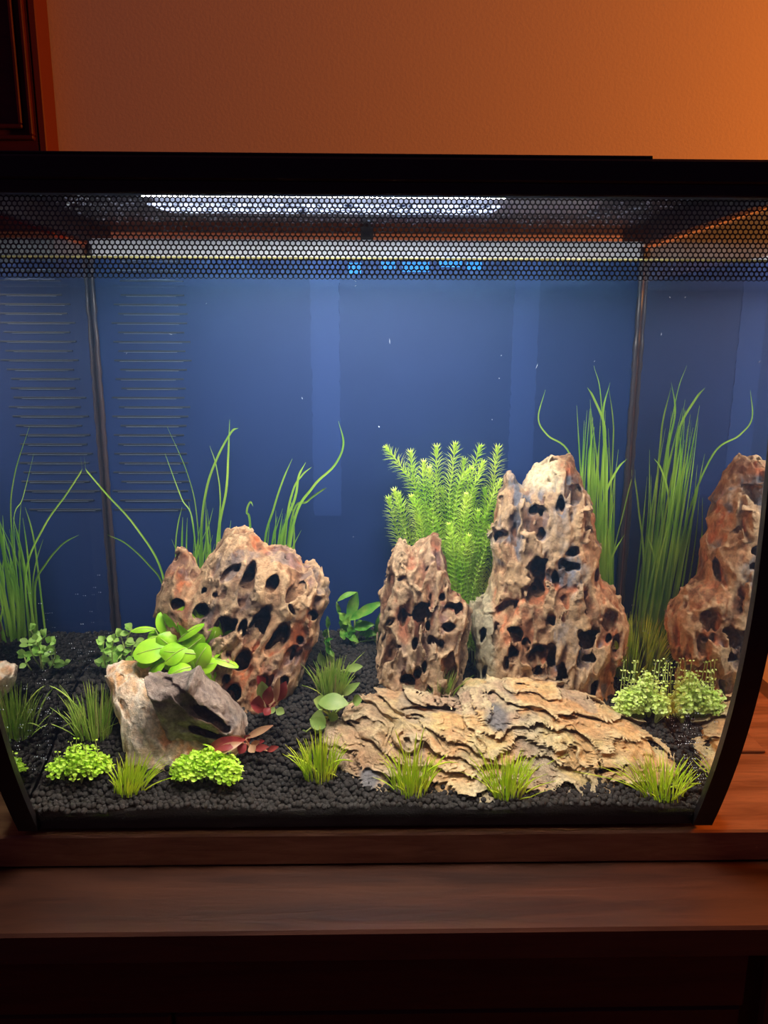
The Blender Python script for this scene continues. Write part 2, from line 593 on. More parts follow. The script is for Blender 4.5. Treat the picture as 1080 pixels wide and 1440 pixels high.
# rear panel inside the tank with the intake slots
m = MB(); m.box(-0.1962, 0.1962, YB, YB + 0.004, 0.0062, 0.3365, 0.0005)
panel = m.build('rear_panel', PANEL, tank)
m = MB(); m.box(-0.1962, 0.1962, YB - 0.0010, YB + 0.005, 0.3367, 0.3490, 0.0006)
m.build('lit_panel_top', PANEL_GLARE, tank)  # added strip: lamplit top of the panel, brightness put into its colour
m = MB(); m.box(*sorted((at(507, 330, YB)[0], at(525, 330, YB)[0])), YB, YB + 0.02, 0.3491, 0.3575); m.build('hinge_post', BLACK, tank)
py = 402.0
i = 0
while py < 722:
    dark = 1.0
    x0 = at(160 + (i % 2) * 9 + random.uniform(-3, 3), py, YB)[0]
    x1 = at(266 + random.uniform(-8, 4), py, YB)[0]
    z = at(200, py, YB)[2]
    if z < 0.333:
        m = MB(); m.box(x0, x1, YB - 0.0008, YB + 0.001, z - 0.0006, z + 0.0006, 0.0002)
        s = m.build('slot', SLOT, panel)
        m = MB(); m.box(x0 + 0.004, x1 - 0.006, YB - 0.0009, YB + 0.001, z - 0.0010, z - 0.0007)
        m.build('slot_glint', SLOT_GLINT, s)  # highlight under each slot, painted as a lighter bar
    py += 13.1
    i += 1
for a, b in ((438, 478), (720, 755)):
    m = MB()
    xa, xb = at(a, 500, YB)[0], at(b, 500, YB)[0]
    n = 60
    v, f = [], []
    zs = np.linspace(0.150, 0.3360, n)
    for z in zs:
        j = random.uniform(-0.0006, 0.0006)
        v += [(xa + j, YB - 0.0003, z), (xb + random.uniform(-0.0006, 0.0006), YB - 0.0003, z), (xb, YB + 0.0005, z), (xa, YB + 0.0005, z)]
    for q in range(n - 1):
        for k in range(4):
            f.append((4 * q + k, 4 * q + (k + 1) % 4, 4 * q + 4 + (k + 1) % 4, 4 * q + 4 + k))
    f += [(3, 2, 1, 0), (4 * n - 4, 4 * n - 3, 4 * n - 2, 4 * n - 1)]
    m.add(v, f)
    m.build('panel_strip', STRIPE, panel)
for sx in (-1, 1):
    m = MB()
    pts = [(sx * (HALF - 0.0016) + random.uniform(-1, 1) * 0.0003, YB - 0.0016, z) for z in np.linspace(0.02, 0.345, 60)]
    m.tube(pts, [0.0022 + random.uniform(-1, 1) * 0.0004 for _ in pts], 6)
    m.build('silicone_bead', BEAD, tank, smooth=True)
# lid
yl = yfront(0.345) - 0.004
m = MB()
m.box(-0.2022, 0.2022, yl, yl + 0.008, 0.3472, 0.3578, 0.0012)
m.box(-0.2018, 0.2018, yl + 0.0007, yl + 0.007, 0.3420, 0.3477, 0.0006)
for a, b in ((-0.2018, -0.1935), (0.1935, 0.2018)):
    n0 = len(m.v)
    m.v += [(x, y, z) for y, z0_, z1_ in ((yl + 0.006, 0.3420, 0.3570), (0.012, 0.3455, 0.3640), (0.215, 0.3475, 0.3640)) for z in (z0_, z1_) for x in (a, b)]
    m.f += [tuple(n0 + q for q in f_) for f_ in ((0, 2, 3, 1), (8, 9, 11, 10))]
    for q in (0, 4):
        m.f += [tuple(n0 + q + k for k in f_) for f_ in ((0, 1, 5, 4), (2, 6, 7, 3), (0, 4, 6, 2), (1, 3, 7, 5))]
n0 = len(m.v)                                   # sloping shoulder from the lip up to the flat top
m.v += [(x, y, z) for y, z0_, z1_ in ((yl + 0.003, 0.3535, 0.3575), (0.010, 0.3590, 0.3648)) for z in (z0_, z1_) for x in (-0.202, 0.202)]
m.f += [tuple(n0 + k for k in f_) for f_ in ((0, 1, 5, 4), (2, 6, 7, 3), (0, 4, 6, 2), (1, 3, 7, 5), (0, 2, 3, 1), (4, 5, 7, 6))]
m.box(-0.2020, 0.2020, 0.009, 0.218, 0.3590, 0.3649, 0.001)
lid = m.build('lid', BLACK, tank)
m = MB(); m.box(-0.18, at(916, 226, yl + 0.004)[0], yl + 0.0015, yl + 0.012, 0.3579, 0.3592, 0.0004); m.build('feeding_hatch', BLACK, lid)
verts, faces = [], []
ico_v = [(0, 0, 1), (1, 0, 0), (0, 1, 0), (-1, 0, 0), (0, -1, 0), (0, 0, -1)]
ico_f = [(0, 1, 2), (0, 2, 3), (0, 3, 4), (0, 4, 1), (5, 2, 1), (5, 3, 2), (5, 4, 3), (5, 1, 4)]
for _ in range(1600):
    p = np.array((random.uniform(-0.185, 0.185), random.uniform(0.014, 0.165), 0.3588))
    r = random.uniform(0.0005, 0.0014)
    n0 = len(verts)
    verts += [p + r * np.array(q) * (1, 1, 0.7) for q in ico_v]
    faces += [tuple(n0 + j for j in q) for q in ico_f]
o = mesh_obj('condensation', verts, np.array(faces), DROP, lid); o['kind'] = 'stuff'

# ------------------------------------------------------------------ the light under the lid
lamp = empty('aquarium_light', (-0.02, 0.06, 0.3588), 'bright white LED bar hanging under the black aquarium lid', 'lamp')
lx0, lx1 = -0.112, 0.124
HOUSING = simple('lamp_housing', (0.30, 0.32, 0.38), 0.25, 0.6, bump=0.5, scale=500)
m = MB(); m.box(lx0 - 0.010, lx1 + 0.010, -0.025, 0.022, 0.3524, 0.3545, 0.0006); m.box(lx0 - 0.010, lx1 + 0.010, 0.028, 0.108, 0.3567, 0.3588, 0.0006); m.build('housing', HOUSING, lamp)
m = MB(); m.box(lx0, lx1, -0.023, 0.018, 0.3516, 0.3523); m.build('lens', LENS, lamp)
def tilted(x0, x1, y0, y1, za, zb, th):
    q = MB()
    q.add([(x, y, z + d) for d in (0, th) for y, z in ((y0, za), (y1, zb)) for x in (x0, x1)], [(0, 2, 3, 1), (4, 5, 7, 6), (0, 1, 5, 4), (2, 6, 7, 3), (0, 4, 6, 2), (1, 3, 7, 5)])
    return q


tilted(-0.117, 0.072, 0.0300, 0.0420, 0.3518, 0.3543, 0.0006).build('lens', LENS, lamp)
for k in range(19):
    x = -0.117 + k * 0.0103
    m = MB()
    pts = [(x, 0.0455, 0.3566 - 0.0014 * t) for t in (0, 0.5, 1.0, 1.4)]
    m.tube(pts, [0.0012, 0.0014, 0.0012, 0.0004], 6)
    m.build('diode', DIODE, lamp, smooth=True)
gl, nt_, p_, out_ = nodes_of('lid_shimmer_glow')    # added glowing plate; its noise stands in for reflections under the lid
nt_.nodes.remove(p_)
tc_ = N(nt_, 'ShaderNodeTexCoord')
mp_ = N(nt_, 'ShaderNodeMapping'); mp_.inputs['Scale'].default_value = (1.0, 0.35, 1.0)
nt_.links.new(tc_.outputs['Object'], mp_.inputs['Vector'])
nz_ = N(nt_, 'ShaderNodeTexNoise', _Scale=190.0, _Detail=4.0, _Roughness=0.7)
nt_.links.new(mp_.outputs[0], nz_.inputs['Vector'])
rp_ = N(nt_, 'ShaderNodeValToRGB')
rp_.color_ramp.elements[0].position, rp_.color_ramp.elements[1].position = 0.40, 0.72
rp_.color_ramp.elements[0].color, rp_.color_ramp.elements[1].color = (0.03, 0.05, 0.12, 1), (2.6, 2.9, 3.8, 1)
nt_.links.new(nz_.outputs['Fac'], rp_.inputs['Fac'])
em_ = N(nt_, 'ShaderNodeEmission'); em_.inputs[1].default_value = 1.0
nt_.links.new(rp_.outputs[0], em_.inputs[0])
nt_.links.new(em_.outputs[0], out_.inputs['Surface'])
tilted(-0.120, 0.074, 0.050, 0.104, 0.3512, 0.3555, 0.0008).build('lid_shimmer', gl, lamp)
for a, b, yy, h in ((490, 508, 377, 0.0075), (536, 556, 373, 0.005), (566, 604, 375, 0.0065), (618, 650, 371, 0.004), (657, 678, 374, 0.0055)):  # glowing boxes added for the blue glints at the water surface
    pa = at(a, yy, YB - 0.004); pb = at(b, yy, YB - 0.004)
    zc = (pa[2] + pb[2]) / 2
    m = MB(); m.box(pa[0], pb[0], YB - 0.0030, YB - 0.0012, max(zc - h / 2, WATER_Z + 0.0012), zc + h / 2, 0.0004); m.build('blue_glint', BLUE, lamp)

# ------------------------------------------------------------------ the water
v, f = [], []
zs = np.linspace(0.0125, WATER_Z, 30)
for z in zs:
    v += [(-HALF + 0.0002, yfront(z) + 0.0040, z), (HALF - 0.0002, yfront(z) + 0.0040, z), (HALF - 0.0002, YB + 0.0018, z), (-HALF + 0.0002, YB + 0.0018, z)]
for i in range(len(zs) - 1):
    for k in range(4):
        a, b = 4 * i + k, 4 * i + (k + 1) % 4
        f.append((a, b, b + 4, a + 4))
n = len(v)
f += [(3, 2, 1, 0), (n - 4, n - 3, n - 2, n - 1)]
tag(mesh_obj('water', v, f, WATER, smooth=False), 'clear bluish water filling the tank up to the honeycomb band', 'water', kind='stuff')
v, f = [], []
mw = MB()
mw.tube([(x, yfront(WATER_Z) + 0.0046, WATER_Z - 0.0002) for x in np.linspace(-0.188, 0.188, 60)], 0.0006, 5)
mw.build('waterline', simple('waterline_reflection', (0.45, 0.42, 0.16), 0.3, 0.6), tank)  # yellowish reflection at the water's edge, put into the bead's colour

# ------------------------------------------------------------------ the soil: one bed of granules
def ico1():
    t = (1 + 5 ** 0.5) / 2
    v = [np.array(p, float) for p in ((-1, t, 0), (1, t, 0), (-1, -t, 0), (1, -t, 0), (0, -1, t), (0, 1, t), (0, -1, -t), (0, 1, -t), (t, 0, -1), (t, 0, 1), (-t, 0, -1), (-t, 0, 1))]
    v = [p / np.linalg.norm(p) for p in v]
    f = [(0, 11, 5), (0, 5, 1), (0, 1, 7), (0, 7, 10), (0, 10, 11), (1, 5, 9), (5, 11, 4), (11, 10, 2), (10, 7, 6), (7, 1, 8), (3, 9, 4), (3, 4, 2), (3, 2, 6), (3, 6, 8), (3, 8, 9), (4, 9, 5), (2, 4, 11), (6, 2, 10), (8, 6, 7), (9, 8, 1)]
    cache, g = {}, []

    def mid(a, b):
        k = (min(a, b), max(a, b))
        if k not in cache:
            p = v[a] + v[b]
            v.append(p / np.linalg.norm(p))
            cache[k] = len(v) - 1
        return cache[k]
    for a, b, c_ in f:
        x, y, z = mid(a, b), mid(b, c_), mid(c_, a)
        g += [(a, x, z), (b, y, x), (c_, z, y), (x, y, z)]
    return np.array(v), np.array(g)


iv, iF = ico1()
P = []
sp = 0.0031
for j, y in enumerate(np.arange(-0.016, YB - 0.001, sp * 0.88)):
    for x in np.arange(-HALF + 0.002, HALF - 0.0015, sp):
        P.append((x + (sp / 2 if j % 2 else 0), y))
P = np.array(P) + RNG.uniform(-0.0006, 0.0006, (len(P), 2))
zt = soil_h(P[:, 0], P[:, 1])
keep = (P[:, 1] > yfront(np.minimum(zt, 0.03)) + 0.0058) & (np.abs(P[:, 0]) < HALF - 0.002)
P, zt = P[keep], zt[keep]
rad = RNG.uniform(0.0014, 0.0021, len(P))
zt = zt - 0.0012 + RNG.uniform(-0.0010, 0.0013, len(P))
S = RNG.uniform(0.82, 1.18, (len(P), 1, 3))
A = RNG.normal(size=(len(P), 3, 3))
Q, _ = np.linalg.qr(A)
gv = (iv[None] + RNG.uniform(-0.07, 0.07, (len(P), len(iv), 3))) * rad[:, None, None] * S
gv = np.einsum('nvk,nkl->nvl', gv, Q) + np.stack([P[:, 0], P[:, 1], zt], 1)[:, None]
ng, nv = gv.shape[:2]
gf = (iF[None] + (np.arange(ng) * nv)[:, None, None]).reshape(-1, 3)
gv = gv.reshape(-1, 3)
# the bed below them
nx, ny = 60, 30
bx = np.linspace(-HALF + 0.001, HALF - 0.001, nx)
bv, bf = [], []
for j in range(ny):
    for i in range(nx):
        t = j / (ny - 1)
        y = (yfront(0.02) + 0.0060) * (1 - t) + (YB - 0.0002) * t
        bv.append((bx[i], y, soil_h(bx[i], y) - 0.0022))
for j in range(ny - 1):
    for i in range(nx - 1):
        a = j * nx + i
        bf += [(a, a + 1, a + nx + 1), (a, a + nx + 1, a + nx)]
n1 = len(bv)
for i in range(nx):
    bv.append((bx[i], yfront(0.010) + 0.0060, 0.0065))
for i in range(nx - 1):
    bf += [(i + 1, i, n1 + i), (i + 1, n1 + i, n1 + i + 1)]
allv = np.concatenate([gv, np.array(bv)])
allf = np.concatenate([gf, np.array(bf) + len(gv)])
o = mesh_obj('aquarium_soil', allv, allf, SOIL)
tag(o, 'dark brown granular soil sloping up towards the rear of the tank', 'soil', kind='stuff')


# ------------------------------------------------------------------ stones: implicit surfaces, polygonised with surface nets
class Noise:
    def __init__(s, seed):
        s.t = np.random.default_rng(seed).random((32, 32, 32), dtype=np.float32)

    def __call__(s, x, y, z):
        xi, yi, zi = np.floor(x), np.floor(y), np.floor(z)
        fx, fy, fz = x - xi, y - yi, z - zi
        fx, fy, fz = (f * f * (3 - 2 * f) for f in (fx, fy, fz))
        xi, yi, zi = (a.astype(np.int32) & 31 for a in (xi, yi, zi))
        xj, yj, zj = (xi + 1) & 31, (yi + 1) & 31, (zi + 1) & 31
        t = s.t.ravel()
        A, B = xi * 1024, xj * 1024
        Cc, D = yi * 32, yj * 32
        l = lambda a, b, f: a + (b - a) * f
        v00 = l(t[A + Cc + zi], t[A + Cc + zj], fz)
        v01 = l(t[A + D + zi], t[A + D + zj], fz)
        v10 = l(t[B + Cc + zi], t[B + Cc + zj], fz)
        v11 = l(t[B + D + zi], t[B + D + zj], fz)
        return l(l(v00, v01, fy), l(v10, v11, fy), fx)      # 0..1

    def fbm(s, x, y, z, o=3):
        v, a, w = 0, 0.5, 0
        for k in range(o):
            v = v + a * s(x * 2 ** k + 3.1 * k, y * 2 ** k + 1.7 * k, z * 2 ** k + 5.3 * k)
            w += a
            a *= 0.5
        return v / w


def worley(x, y, z, seed):
    J = np.random.default_rng(seed).random((4096, 4), dtype=np.float32)
    xi, yi, zi = (np.floor(a).astype(np.int32) for a in (x, y, z))
    f1 = np.full(x.shape, 9.0, np.float32); f2 = f1.copy(); idv = np.zeros_like(f1)
    for a in (-1, 0, 1):
        for b in (-1, 0, 1):
            for c_ in (-1, 0, 1):
                cx, cy, cz = xi + a, yi + b, zi + c_
                h = (cx * 73856093 ^ cy * 19349663 ^ cz * 83492791) & 4095
                j = J[h]
                d = (cx + j[:, 0] - x) ** 2 + (cy + j[:, 1] - y) ** 2 + (cz + j[:, 2] - z) ** 2
                cl = d < f1
                f2 = np.where(cl, f1, np.minimum(f2, d))
                idv = np.where(cl, j[:, 3], idv)
                f1 = np.where(cl, d, f1)
    return np.sqrt(f1), np.sqrt(f2), idv


def surface_nets(F, org, h):
    sg = F < 0
    cs = [(a, b, c) for a in (0, 1) for b in (0, 1) for c in (0, 1)]
    nx, ny, nz = F.shape
    sl = lambda A, a, b, c: A[a:nx - 1 + a, b:ny - 1 + b, c:nz - 1 + c]
    cnt = sum(sl(sg, *c_).astype(np.int8) for c_ in cs)
    act = (cnt > 0) & (cnt < 8)
    I = np.argwhere(act)
    vid = np.full(act.shape, -1, np.int32)
    vid[act] = np.arange(len(I))
    val = [F[I[:, 0] + a, I[:, 1] + b, I[:, 2] + c_] for a, b, c_ in cs]
    acc = np.zeros((len(I), 3))
    num = np.zeros(len(I))
    for p in range(8):
        for q in range(p + 1, 8):
            d = np.array(cs[q]) - np.array(cs[p])
            if np.abs(d).sum() != 1:
                continue
            cr = (val[p] < 0) != (val[q] < 0)
            t = np.where(cr, val[p] / np.where(cr, val[p] - val[q], 1), 0)
            acc += np.where(cr[:, None], np.array(cs[p]) + t[:, None] * d, 0)
            num += cr
    V = (I + acc / num[:, None]) * h + np.array(org)
    faces = []
    for ax in range(3):
        o1, o2 = [(1, 2), (2, 0), (0, 1)][ax]
        s0 = [slice(None)] * 3
        s1 = [slice(None)] * 3
        s0[ax], s1[ax] = slice(0, -1), slice(1, None)
        ch = sg[tuple(s0)] != sg[tuple(s1)]
        E = np.argwhere(ch)
        ok = (E[:, o1] > 0) & (E[:, o2] > 0) & (E[:, o1] < F.shape[o1] - 1) & (E[:, o2] < F.shape[o2] - 1)
        E = E[ok]
        st = sg[tuple(E.T)]
        e1, e2 = np.zeros(3, int), np.zeros(3, int)
        e1[o1], e2[o2] = 1, 1
        g = lambda X: vid[tuple(X.T)]
        q = np.stack([g(E - e1 - e2), g(E - e2), g(E), g(E - e1)], 1)
        q[~st] = q[~st][:, ::-1]
        faces.append(q)
    return V, np.concatenate(faces)


def poly_sdf(px, pz, P):
    """Signed distance to polygon P at the points (negative inside)."""
    d = np.full(px.shape, 1e9)
    ins = np.zeros(px.shape, bool)
    n = len(P)
    for i in range(n):
        ax, az = P[i]
        bx_, bz = P[(i + 1) % n]
        ex, ez = bx_ - ax, bz - az
        wx, wz = px - ax, pz - az
        t = np.clip((wx * ex + wz * ez) / (ex * ex + ez * ez + 1e-15), 0, 1)
        d = np.minimum(d, (wx - ex * t) ** 2 + (wz - ez * t) ** 2)
        c1 = (az <= pz) != (bz <= pz)
        ins ^= c1 & (px < ax + (pz - az) * ex / (ez if abs(ez) > 1e-12 else 1e-12))
    return np.where(ins, -1, 1) * np.sqrt(d)


def smooth01(a, b, x):
    t = np.clip((x - a) / (b - a), 0, 1)
    return t * t * (3 - 2 * t)


def stone(name, outline, Y0, lean, T, R, holes, seed, label, pal, res=0.0008, streak=0.0, amp=0.0022, pits=0.3, layers=None, bottom=None, shape=None, pit_len=2.2, pit_n0=0.62, group=None, tweak=None, scoop=None, hole_wob=0.75):
    nz1, nz2, nz3 = Noise(seed), Noise(seed + 1), Noise(seed + 2)
    z0 = 0.03
    pts = [at_lean(px, py, Y0, z0, lean) for px, py in outline]
    P2 = [(p[0], p[2]) for p in pts]
    xs = [p[0] for p in P2]; zs_ = [p[1] for p in P2]
    mg = 0.006
    zmin, zmax = min(zs_) - mg, max(zs_) + mg
    if bottom is not None:
        zmin = min(zmin, bottom)
    ylo = Y0 + min(lean * (zmin - z0), lean * (zmax - z0)) - T - mg
    yhi = Y0 + max(lean * (zmin - z0), lean * (zmax - z0)) + T + mg
    gx = np.arange(min(xs) - mg, max(xs) + mg, res)
    gy = np.arange(ylo, yhi, res)
    gz = np.arange(zmin, zmax, res)
    d2 = poly_sdf(*np.meshgrid(gx, gz, indexing='ij'), P2).astype(np.float32)
    X = gx[:, None, None].astype(np.float32)
    Y = gy[None, :, None].astype(np.float32)
    Z = gz[None, None, :].astype(np.float32)
    Xf, Yf, Zf = np.broadcast_arrays(X, Y, Z)
    Xf, Yf, Zf = (np.ascontiguousarray(a) for a in (Xf, Yf, Zf))
    dy = Y - Y0 - lean * (Z - z0)
    q1 = np.maximum(d2[:, None, :] + R, 0)
    q2 = np.abs(dy) * (R / T)
    F0 = np.sqrt(q1 * q1 + q2 * q2) - R
    near = (F0 > -0.0175) & (F0 < 0.010)
    sub = np.nonzero(near.ravel())[0]
    x, y, z = Xf.ravel()[sub], Yf.ravel()[sub], Zf.ravel()[sub]
    f = F0.ravel()[sub].astype(np.float32)
    # streak coordinates: u across, w along the grain of the stone
    ca, sa = math.cos(streak), math.sin(streak)
    u, w = x * ca - z * sa, x * sa + z * ca
    if scoop:
        f = f - 0.0011
    low = nz1.fbm(x * 45, y * 45, z * 45, 2) - 0.5
    f = f + low * amp * 2.6
    ridge = np.abs(nz2.fbm(u * 130, y * 110, w * 60, 2) - 0.5) * 2
    f = f + (ridge - 0.35) * -amp * 1.3
    fine = nz3.fbm(u * 330, y * 300, w * 240, 2) - 0.5
    f = f + fine * amp * 1.0
    if layers:
        fq, la, tilt = layers
        wob = nz3.fbm(x * 42, y * 30, z * 58, 2) - 0.5
        ph = (z * 0.9 + x * tilt) * fq + wob * 3.7
        k_ = np.floor(ph)
        cell = nz1(x * 75 + k_ * 7.3, k_ * 3.7 + y * 0, z * 0 + 0.5)
        s_ = ph - k_
        saw = (1 - s_) ** 0.8
        f = f - la * (saw - 0.5) * (0.35 + 1.3 * cell)
        ph2 = ph * 2.3 + (nz2(x * 160, y * 90, z * 160) - 0.5) * 2.5
        f = f - la * 0.42 * ((1 - (ph2 - np.floor(ph2))) - 0.5)
    if pits > 0:
        pn = nz1.fbm(u * 95 + 9, y * 80, w * 95 / pit_len + 4, 2)
        depth = 0.004 + 0.007 * pits
        f = np.maximum(f, np.minimum((pn - pit_n0) * 0.022, f + depth))
    if scoop:
        fu, fw, dep_ = scoop
        w1 = (nz3.fbm(u * 120, y * 90, w * 70, 2) - 0.5) * 0.9
        w2 = (nz1.fbm(u * 90 + 5, y * 90, w * 60 + 2, 2) - 0.5) * 0.9
        F1, F2, ID = worley(u * fu + w1, y * fu * 0.8 + w2, w * fw + w1, seed)
        reg = 0.30 + 1.0 * smooth01(0.40, 0.58, nz2.fbm(x * 32 + 7, y * 25, z * 32, 2))
        f = f + reg * dep_ * (smooth01(0.0, 0.55, F2 - F1) - 0.35) * (0.25 + 1.5 * ID ** 2)
        F1, F2, ID = worley(u * fu * 2.3 + w2, y * fu * 1.8 + w1, w * fw * 2.1, seed + 5)
        f = f + reg * dep_ * 0.28 * (smooth01(0.0, 0.5, F2 - F1) - 0.4) * (0.2 + 1.6 * ID)
    wobx = (nz2.fbm(x * 150, y * 90, z * 150, 3) - 0.5) * 1.7
    for hx, hy, ra, rb, tl, dep in holes:
        pc = at_lean(hx, hy, Y0 - T * 0.8, z0, lean)
        d = ray(hx, hy)
        scale = np.linalg.norm(pc - CAM) / FPX * 1.0
        cxm = pc[0] + (y - pc[1]) * d[0] / d[1]
        czm = pc[2] + (y - pc[1]) * d[2] / d[1]
        t_ = math.radians(tl)
        aa = (x - cxm) * math.sin(t_) + (z - czm) * math.cos(t_)
        bb = (x - cxm) * math.cos(t_) - (z - czm) * math.sin(t_)
        e = 1 - np.sqrt((aa / (ra * scale)) ** 2 + (bb / (rb * scale)) ** 2) + (wobx * 1.0 + low * 0.8) * hole_wob
        front = Y0 + lean * (z - z0) + T * 0.35 - y
        sl = np.clip(aa / (ra * scale) * 0.5 * (1 if abs(tl) < 65 else 0) + 0.5, 0, 1)
        dpt = dep * 0.85 * (0.30 + 0.78 * sl ** 1.3) * (0.8 + 0.8 * (wobx * 0.5 + 0.3))
        g = np.minimum(np.minimum(e * min(ra, rb) * scale, f + dpt), front)
        f = np.maximum(f, g)
    F = F0.copy().ravel()
    F[sub] = f
    F = F.reshape(F0.shape)
    F[0], F[-1], F[:, 0], F[:, -1], F[:, :, 0], F[:, :, -1] = (np.maximum(s_, 1e-4) for s_ in (F[0], F[-1], F[:, 0], F[:, -1], F[:, :, 0], F[:, :, -1]))
    V, Q = surface_nets(F, (gx[0], gy[0], gz[0]), res)
    # keep the largest connected piece only
    par = np.arange(len(V))
    e0 = np.concatenate([Q[:, 0], Q[:, 1], Q[:, 2]]); e1 = np.concatenate([Q[:, 1], Q[:, 2], Q[:, 3]])
    while True:
        mn = np.minimum(par[e0], par[e1])
        np.minimum.at(par, e0, mn)
        np.minimum.at(par, e1, mn)
        par2 = par[par[par]]
        if (par2 == par).all() and (par[e0] == par[e1]).all():
            break
        par = par2
    big = np.bincount(par).argmax()
    keep = par == big
    idx = np.cumsum(keep) - 1
    Q = idx[Q[keep[Q[:, 0]]]]
    V = V[keep]
    # colours that belong to the stone: patches of clay, iron rust, slate and worn pale crests
    vx, vy, vz = V.T.astype(np.float32)
    uu, ww = vx * ca - vz * sa, vx * sa + vz * ca
    dd = np.interp(vx, gx, gx) * 0
    ix = np.clip(((vx - gx[0]) / res).astype(int), 0, len(gx) - 1)
    iy = np.clip(((vy - gy[0]) / res).astype(int), 0, len(gy) - 1)
    iz = np.clip(((vz - gz[0]) / res).astype(int), 0, len(gz) - 1)
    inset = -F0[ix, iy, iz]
    c = np.array(pal['base'])[None] * np.ones((len(V), 1))
    def blend(c, colr, wgt):
        return c + (np.array(colr)[None] - c) * np.clip(wgt, 0, 1)[:, None]
    n_a = nz1.fbm(uu * 70, vy * 60, ww * 40, 3)
    n_b = nz2.fbm(uu * 42 + 3, vy * 40, ww * 30 + 7, 3)
    n_c = nz3.fbm(vx * 38 + 11, vy * 30, vz * 38, 3)
    n_d = nz3.fbm(uu * 240, vy * 200, ww * 120, 2)
    crest = np.zeros(len(V)); tone = np.full(len(V), 0.5)
    if scoop:
        w1 = (nz3.fbm(uu * 120, vy * 90, ww * 70, 2) - 0.5) * 0.9
        w2 = (nz1.fbm(uu * 90 + 5, vy * 90, ww * 60 + 2, 2) - 0.5) * 0.9
        F1, F2, tone = worley(uu * scoop[0] + w1, vy * scoop[0] * 0.8 + w2, ww * scoop[1] + w1, seed)
        crest = smooth01(0.16, 0.02, F2 - F1)
    c = blend(c, pal['brown'], smooth01(0.43, 0.56, n_a))
    c = blend(c, pal['rust'], smooth01(0.49, 0.56, n_b) * pal.get('rust_w', 0.9))
    c = blend(c, pal['slate'], smooth01(0.50, 0.57, n_c) * pal.get('slate_w', 0.9))
    c = blend(c, pal['brown'], smooth01(0.55, 0.8, tone) * 0.6)
    if scoop:
        n_e = nz1.fbm(uu * 210 + 4, vy * 180, ww * 48 + 9, 3)
        c = blend(c, pal['brown'], smooth01(0.52, 0.60, n_e) * 0.75)
    c = blend(c, pal['pale'], crest * 0.5)
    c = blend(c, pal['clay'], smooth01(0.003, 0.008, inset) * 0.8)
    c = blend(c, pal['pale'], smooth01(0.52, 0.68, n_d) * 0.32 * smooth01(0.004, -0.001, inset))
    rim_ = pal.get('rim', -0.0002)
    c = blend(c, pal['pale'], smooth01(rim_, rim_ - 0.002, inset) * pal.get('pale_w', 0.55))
    if tweak:
        c = tweak(c, vx, vy, vz, blend, n_b, n_c)
    base = (float(np.mean(xs)), Y0, float(max(min(zs_), 0.008)))
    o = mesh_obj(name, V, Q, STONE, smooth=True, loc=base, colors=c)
    return tag(o, label, 'stone', group)


DRAGON = dict(base=(0.40, 0.215, 0.105), brown=(0.20, 0.088, 0.038), rust=(0.46, 0.125, 0.04), slate=(0.165, 0.135, 0.13), clay=(0.20, 0.095, 0.042), pale=(0.56, 0.37, 0.20))
GD = 'pitted dragon stones in the tank'
stone('dragon_stone',
      [(228, 838), (236, 800), (253, 772), (269, 783), (272, 803), (279, 812), (292, 795), (308, 770), (322, 753), (342, 748), (358, 755), (368, 768), (384, 771), (400, 772), (418, 785), (428, 797), (440, 795), (450, 806), (451, 819), (461, 828), (458, 842), (450, 855), (446, 875), (444, 895), (436, 912), (430, 932), (425, 952), (415, 972), (405, 992), (392, 1008), (360, 1020), (320, 1022), (280, 1010), (245, 980), (226, 920), (222, 870)],
      0.086, 0.10, 0.026, 0.022,
      [(347, 821, 31, 10, 19, .014), (382, 821, 15, 9, 28, .016), (424, 827, 12, 7, 30, .006), (439, 865, 8, 7, 20, .010), (422, 900, 6, 5, 10, .010), (287, 831, 7, 4, 25, .008), (302, 837, 5, 4, 30, .008),
       (282, 860, 13, 9, 45, .012), (316, 881, 21, 12, 58, .013), (361, 888, 36, 13, 26, .012), (390, 900, 28, 11, 30, .012), (324, 806, 20, 8, 45, .006), (340, 932, 20, 12, 24, .013), (341, 884, 15, 6, 15, .005),
       (329, 974, 14, 10, 20, .012), (407, 922, 15, 6, 30, .006), (318, 955, 8, 5, 30, .008), (250, 851, 10, 9, 0, .013), (410, 857, 9, 4, -25, .006), (370, 960, 12, 7, 20, .008), (398, 960, 10, 6, 25, .006), (268, 900, 10, 6, 30, .01)],
      21, 'broad leaning brown stone riddled with diagonal holes, behind the bright rosette of leaves', dict(DRAGON, rust_w=1.0, slate_w=0.75), streak=math.radians(24), amp=0.0020, pits=0.3, pit_len=2.6, pit_n0=0.70, group=GD, scoop=(75, 20, 0.0032), hole_wob=0.4)
